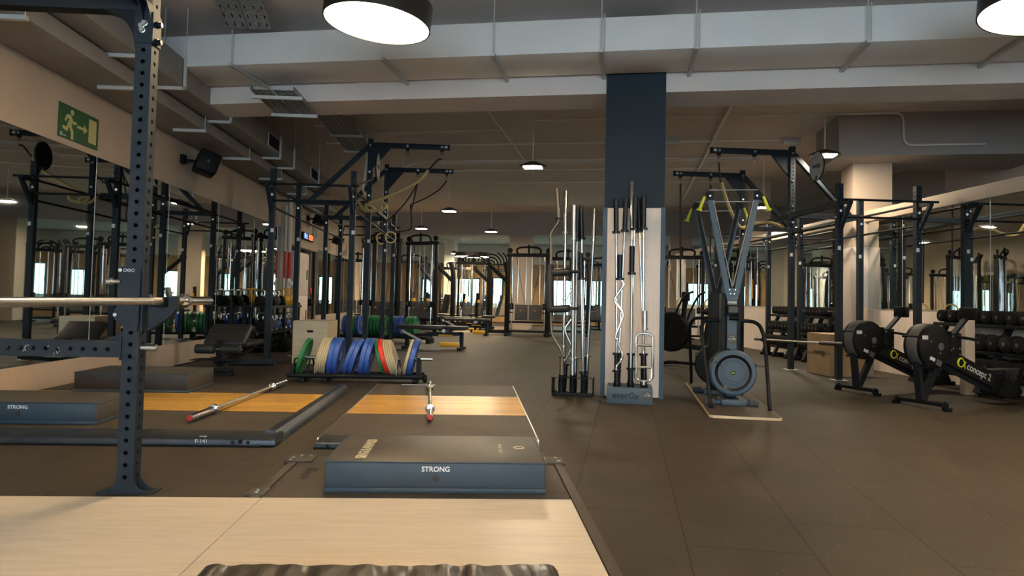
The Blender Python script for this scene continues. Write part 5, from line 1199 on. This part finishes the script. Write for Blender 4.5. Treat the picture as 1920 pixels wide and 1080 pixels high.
# ================================================================== FAR MACHINES (frame A)
def weight_stack(t, x, y, w, n, z0, zt, dirx=0):
    s_ = MB()
    for i in range(n): s_.box(x-w/2, x+w/2, y-.07, y+.07, z0+i*.032, z0+i*.032+.028)
    p = t.part('weight_stack', s_, M['grey'])
    for dx in (-w*.32, w*.32):
        t.part('guide_rod', MB().cyl((x+dx, y, z0), (x+dx, y, zt), .012, 8), M['chrome'])
    t.part('selector_pin', MB().cyl((x, y-.12, z0+n*.02), (x, y-.06, z0+n*.02), .014, 8), M['yellow'], p)
def cable_tower(label, a, b, w=1.15, h=2.45, yaw=0.0, fr=A, dual=True, arms=True):
    F = fr.turned(yaw); x0, y0 = F.inv(*fr.p(a, b).xy)
    t = Thing('cable_machine', label, 'cable machine', F, (x0, y0, 0))
    for sx_ in (-1, 1):
        x = x0+sx_*w/2
        t.part('upright', MB().box(x-.04, x+.04, y0-.05, y0+.05, .05, h-.15, .006), M['rackdark'])
        t.part('guide_rail', MB().cyl((x-sx_*.11, y0-.05, .12), (x-sx_*.11, y0-.05, h-.2), .02, 10), M['chrome'])
        t.part('side_foot', MB().box(x-.05, x+.05, y0-.35, y0+.35, 0, .06, .008), M['rackdark'])
        cr = t.part('pulley_carriage', MB().box(x-sx_*.11-.05, x-sx_*.11+.05, y0-.12, y0+.0, .75, .92, .01), M['black'])
        t.part('pulley', MB().lathe([(.03, 0), (.05, .004), (.044, .012), (.05, .02), (.03, .024)], (x-sx_*.11-.012, y0-.14, .84), (1, 0, 0), 16), M['grey'], cr)
        t.part('top_pulley', MB().lathe([(.03, 0), (.075, .004), (.068, .02), (.075, .036), (.03, .04)], (x-sx_*.02, y0-.05, h-.02), (0, 1, 0), 20), M['black'])
        t.part('cable', MB().cyl((x-sx_*.11, y0-.09, .9), (x-sx_*.06, y0-.05, h-.08), .006, 6).cyl((x-sx_*.20, y0, h-.2), (x0+sx_*.1, y0, .9), .006, 6), M['black'])
        t.part('hand_grip', MB().cyl((x-sx_*.11-.06, y0-.2, .66), (x-sx_*.11+.06, y0-.2, .66), .014, 8).cyl((x-sx_*.11, y0-.16, .8), (x-sx_*.11, y0-.2, .66), .006, 6), M['strap'])
    t.part('top_beam', MB().box(x0-w/2-.08, x0+w/2+.08, y0-.05, y0+.05, h-.2, h-.1, .008), M['rackdark'])
    t.part('pull_up_handles', MB().tube(smooth_path([(x0-.33, y0-.06, h-.1), (x0-.34, y0-.12, h), (x0-.2, y0-.15, h+.06), (x0+.2, y0-.15, h+.06), (x0+.34, y0-.12, h), (x0+.33, y0-.06, h-.1)], 4), .028, 10).cyl((x0, y0-.1, h-.12), (x0, y0-.1, h+.14), .03, 10), M['black'])
    t.part('base_beam', MB().box(x0-w/2, x0+w/2, y0-.08, y0-.02, .10, .16).box(x0-w/2, x0+w/2, y0-.06, y0+.06, .36, .42), M['rackdark'])
    for dx in ((-.20, .20) if dual else (0,)): weight_stack(t, x0+dx, y0, .36, 14, .44, h-.2)
    t.part('instruction_panel', MB().box(x0-w/2+.06, x0-w/2+.12, y0-.06, y0-.05, 1.2, 1.75), M['yellow'])
    return t
cable_tower('twin stack cable machine straight ahead in the middle distance', -2.75, 19.5)
cable_tower('twin stack cable machine just right of the dark pillar', 1.5, 19.7)
cable_tower('cable machine farther back left of the straight ahead one', -5.2, 23.2, 1.0, 2.4, .25)
cable_tower('tall cable machine beyond the left rig', -6.75, 18.6, 1.2, 2.75, -.5)
cable_tower('second tall cable machine left of the far pale pillar', -7.9, 20.4, 1.1, 2.75, -.9)
cable_tower('cable machine far off seen through the left rig posts', -9.1, 22.5, 1.1, 2.4, .3)
cable_tower('cable machine far off behind the skiing machines', 0.1, 23.0, 1.1, 2.4, .1)
cable_tower('cable machine between the far right pillar and the right wall', 3.1, 21.8, 1.1, 2.4, -.4)
cable_tower('narrow cable machine behind the pillar bars, far end', -1.4, 24.8, .9, 2.4, .2)

cable_tower('tall cable machine right behind the left rig with white rods', -5.85, 19.3, 1.0, 2.75, -.35)
cable_tower('cable machine in front of the far wall windows on the left', -6.3, 25.2, 1.2, 2.3, 0.0)
cable_tower('cable machine beside the far pale pillar', -4.9, 26.3, 1.1, 2.3, 0.0)
cable_tower('cable machine half hidden by the safety squat bar', -1.7, 20.2, 1.2, 2.4, .05)
cable_tower('cable machine far off between the bar stand and pillar', -.75, 22.4, 1.0, 2.35, -.2)
cable_tower('cable machine beside the right mirror end', 4.1, 19.8, 1.0, 2.4, -1.3)
cable_tower('cable machine behind the left wall recess', -8.3, 16.4, 1.0, 2.5, .9)
cable_tower('cable machine seen between the left rig rear posts', -7.3, 22.8, 1.0, 2.4, .4)

def arm_machine(label, a, b, yaw):
    F = A.turned(yaw); x0, y0 = F.inv(*A.p(a, b).xy)
    t = Thing('plate_loaded_machine', label, 'gym machine', F, (x0, y0, 0))
    t.part('rear_column', MB().tube(smooth_path([(x0, y0, .05), (x0, y0, 1.6), (x0-.05, y0, 2.0), (x0-.1, y0, 2.15)], 5), .075, 14), M['rackdark'])
    t.part('lever_arm', MB().tube([(x0, y0-.02, 1.55), (x0-.55, y0-.02, 2.05)], .06, 12).cyl((x0-.55, y0-.12, 2.07), (x0-.55, y0+.1, 2.07), .075, 14), M['rackdark'])
    t.part('front_column', MB().tube([(x0-.95, y0, .05), (x0-.9, y0, 1.2)], .05, 12), M['rackdark'])
    t.part('base', MB().tube([(x0+.15, y0, .06), (x0-1.1, y0, .06)], .05, 10).tube([(x0, y0-.4, .05), (x0, y0+.4, .05)], .045, 10), M['rackdark'])
    t.part('seat', MB().box(x0-.75, x0-.35, y0-.2, y0+.2, .45, .53, .03), M['vinyl'])
    t.part('back_rest', MB().bar((x0-.3, y0, .55), (x0-.15, y0, 1.15), .36, .08, up=(1, 0, 0)), M['vinyl'])
    t.part('adjust_knob', MB().box(x0-.9, x0-.84, y0-.07, y0+.07, .9, 1.0, .01), M['yellow'])
    for s in (-1, 1): t.part('loading_horn', MB().cyl((x0-.2, y0+s*.05, 1.0), (x0-.2, y0+s*.42, 1.0), .024, 10), M['chrome'])
    return t
arm_machine('brown black lever machine left of the straight ahead cable machine', -3.55, 20.6, .1)
arm_machine('lever machine with a raised arm far off beyond the left rig', -6.3, 22.0, -.5)
arm_machine('lever machine at the far right end', 3.9, 24.6, .4)

arm_machine('lever machine with yellow knob near the far windows', -4.6, 23.3, .2)
arm_machine('lever machine behind the far weight benches', -5.4, 21.2, -.2)

def flat_bench(label, a, b, yaw, L=1.35, low=False, fr=A):
    F = fr.turned(yaw); x0, y0 = F.inv(*fr.p(a, b).xy)
    t = Thing('weight_bench', label, 'bench', F, (x0, y0, 0))
    z = .47
    t.part('back_pad', MB().box(x0-L/2, x0+L*.18, y0-.15, y0+.15, z-.08, z, .02), M['vinyl'])
    t.part('seat_pad', MB().box(x0+L*.2, x0+L/2, y0-.15, y0+.15, z-.08, z, .02), M['vinyl'])
    t.part('hinge', MB().cyl((x0+L*.19, y0-.165, z-.1), (x0+L*.19, y0+.165, z-.1), .035, 14), M['steel'])
    t.part('spine', MB().bar((x0-L/2+.05, y0, z-.22), (x0+L/2-.1, y0, z-.15), .08, .07), M['rack'])
    for x in (x0-L*.36, x0+L*.42):
        t.part('leg', MB().box(x-.035, x+.035, y0-.04, y0+.04, .04, z-.12, .004), M['rack'])
        t.part('cross_foot', MB().box(x-.035, x+.035, y0-.27, y0+.27, 0, .06, .008), M['rackdark'])
    t.part('grab_handle', MB().box(x0+L*.1, x0+L*.3, y0-.06, y0-.045, z-.2, z-.175), M['yellow'])
    t.part('foot_badge', MB().box(x0+L*.12, x0+L*.38, y0-.052, y0-.045, .07, .13, .003).box(x0+L*.12, x0+L*.4, y0-.045, y0+.045, .05, .14, .004), M['yellow'])
    t.part('strut', MB().bar((x0-L*.42, y0-.1, .36), (x0-L*.08, y0-.1, .12), .05, .04), M['palegrey'])
    return t
flat_bench('adjustable weight bench with yellow grips right behind the bumper plates', -3.80, 13.35, .03, 1.42)
flat_bench('long weight bench in the middle distance left of the cable machine', -4.4, 19.0, .05, 1.3)
flat_bench('weight bench behind the long one, slightly raised', -4.9, 20.5, .05, 1.3)
flat_bench('weight bench farther off to the left of the other two', -6.2, 20.6, .3, 1.3)
# plate tree beyond the left rig
t = Thing('plate_storage', 'black storage frame holding a row of green and blue plates beyond the left rig', 'plate rack', A, (-5.3, 15.0, 0))
for y in (14.86, 15.14): t.part('rail', MB().cyl((-6.4, y, .12), (-4.3, y, .12), .03, 12), M['rackdark'])
for x in (-6.38, -5.3, -4.32): t.part('frame_foot', MB().box(x-.03, x+.03, 14.75, 15.25, 0, .12, .005), M['rackdark'])
t.part('wire_hook', MB().tube([(-5.18, 14.8, .15), (-5.18, 14.78, .56), (-5.18, 14.7, .26), (-4.85, 14.7, .26), (-4.8, 14.7, .34)], .008, 6), M['steel'])
cols = [('bluerub', 2), ('yellowrub', 1), ('greenrub', 1), ('bluerub', 1), (None, 2), ('greenrub', 5), (None, 1), ('greenrub', 2), ('bluerub', 2), (None, 1), ('greenrub', 3)]
x = -6.3; cnt = {}
for m, n in cols:
    for i in range(n):
        if m:
            cnt[m] = cnt.get(m, 0)+1; nm = {'bluerub': 'blue', 'yellowrub': 'ochre', 'greenrub': 'green'}[m]
            bumper(m, .062, (x, 15.0, .365), 0.0, '%s %s plate from the left in the storage frame beyond the rig' % (ORD[cnt[m]-1], nm), A, 0, .225, 'bumper plates in the storage frame beyond the left rig')
        x += .082
# air bike
F = A.turned(2.6); x0, y0 = F.inv(*A.p(1.12, 11.3).xy)
t = Thing('air_bike', 'dark fan bike half hidden behind the skiing machines', 'exercise bike', F, (x0, y0, 0))
t.part('fan_cage', MB().lathe([(.05, -.08), (.30, -.07), (.32, -.04), (.32, .04), (.30, .07), (.05, .08)], (x0+.45, y0, .55), (0, 1, 0), 32), M['black'])
sp_ = MB()
for i in range(14):
    a = 2*PI*i/14; sp_.bar((x0+.45+.06*math.cos(a), y0-.082, .55+.06*math.sin(a)), (x0+.45+.31*math.cos(a+.4), y0-.075, .55+.31*math.sin(a+.4)), .008, .008)
t.part('fan_guard', sp_, M['grey'])
t.part('frame', MB().bar((x0+.45, y0, .35), (x0-.35, y0, .30), .07, .08).bar((x0-.1, y0, .3), (x0-.2, y0, .82), .06, .06).bar((x0+.3, y0, .4), (x0+.22, y0, 1.05), .06, .06), M['rackdark'])
t.part('foot_bar', MB().box(x0+.5, x0+.56, y0-.28, y0+.28, .02, .08, .01).box(x0-.5, x0-.44, y0-.28, y0+.28, .02, .08, .01).bar((x0+.5, y0, .06), (x0-.48, y0, .06), .05, .05), M['rackdark'])
t.part('saddle', MB().tube([(x0-.36, y0, .90), (x0-.25, y0, .90), (x0-.08, y0, .885)], [.10, .085, .03], 12), M['black'])
for s in (-1, 1):
    t.part('handlebar', MB().tube(smooth_path([(x0+.42, y0+s*.22, .3), (x0+.28, y0+s*.24, .8), (x0+.12, y0+s*.24, 1.12), (x0-.02, y0+s*.2, 1.2)], 4), .018, 8), M['rackdark'])
    t.part('pedal', MB().box(x0+.0, x0+.1, y0+s*.16-.04, y0+s*.16+.04, .33+s*.12, .35+s*.12, .005), M['black'])
t.part('console', MB().box(x0+.18, x0+.24, y0-.1, y0+.1, 1.05, 1.2, .015), M['black'])
# ------------------------------------------------------------------ camera
cam_d = bpy.data.cameras.new('camera'); cam = bpy.data.objects.new('camera', cam_d); C.objects.link(cam)
cam_d.sensor_width = 36; cam_d.lens = 1296.0*36/1920; cam_d.shift_y = (512.84-540)/1920; cam_d.clip_end = 200
pt, rl = .0389, -.0225
cp, sp, cr, sr = math.cos(pt), math.sin(pt), math.cos(rl), math.sin(rl)
fw = Vector((0, cp, sp)); rt = Vector((1, 0, 0)); dn = Vector((0, sp, -cp))
r2 = rt*cr+dn*sr; d2 = dn*cr-rt*sr
cam.matrix_world = Matrix(((r2.x, -d2.x, -fw.x, 0), (r2.y, -d2.y, -fw.y, 0), (r2.z, -d2.z, -fw.z, 1.0), (0, 0, 0, 1)))
SC.camera = cam
w = bpy.data.worlds.new('world'); SC.world = w; w.use_nodes = True
w.node_tree.nodes['Background'].inputs[0].default_value = (.5, .55, .6, 1); w.node_tree.nodes['Background'].inputs[1].default_value = .05
SC.view_settings.view_transform = 'Standard'; SC.view_settings.look = 'None'; SC.view_settings.gamma = 1; SC.view_settings.exposure = 0.12
SC.view_settings.use_curve_mapping = False
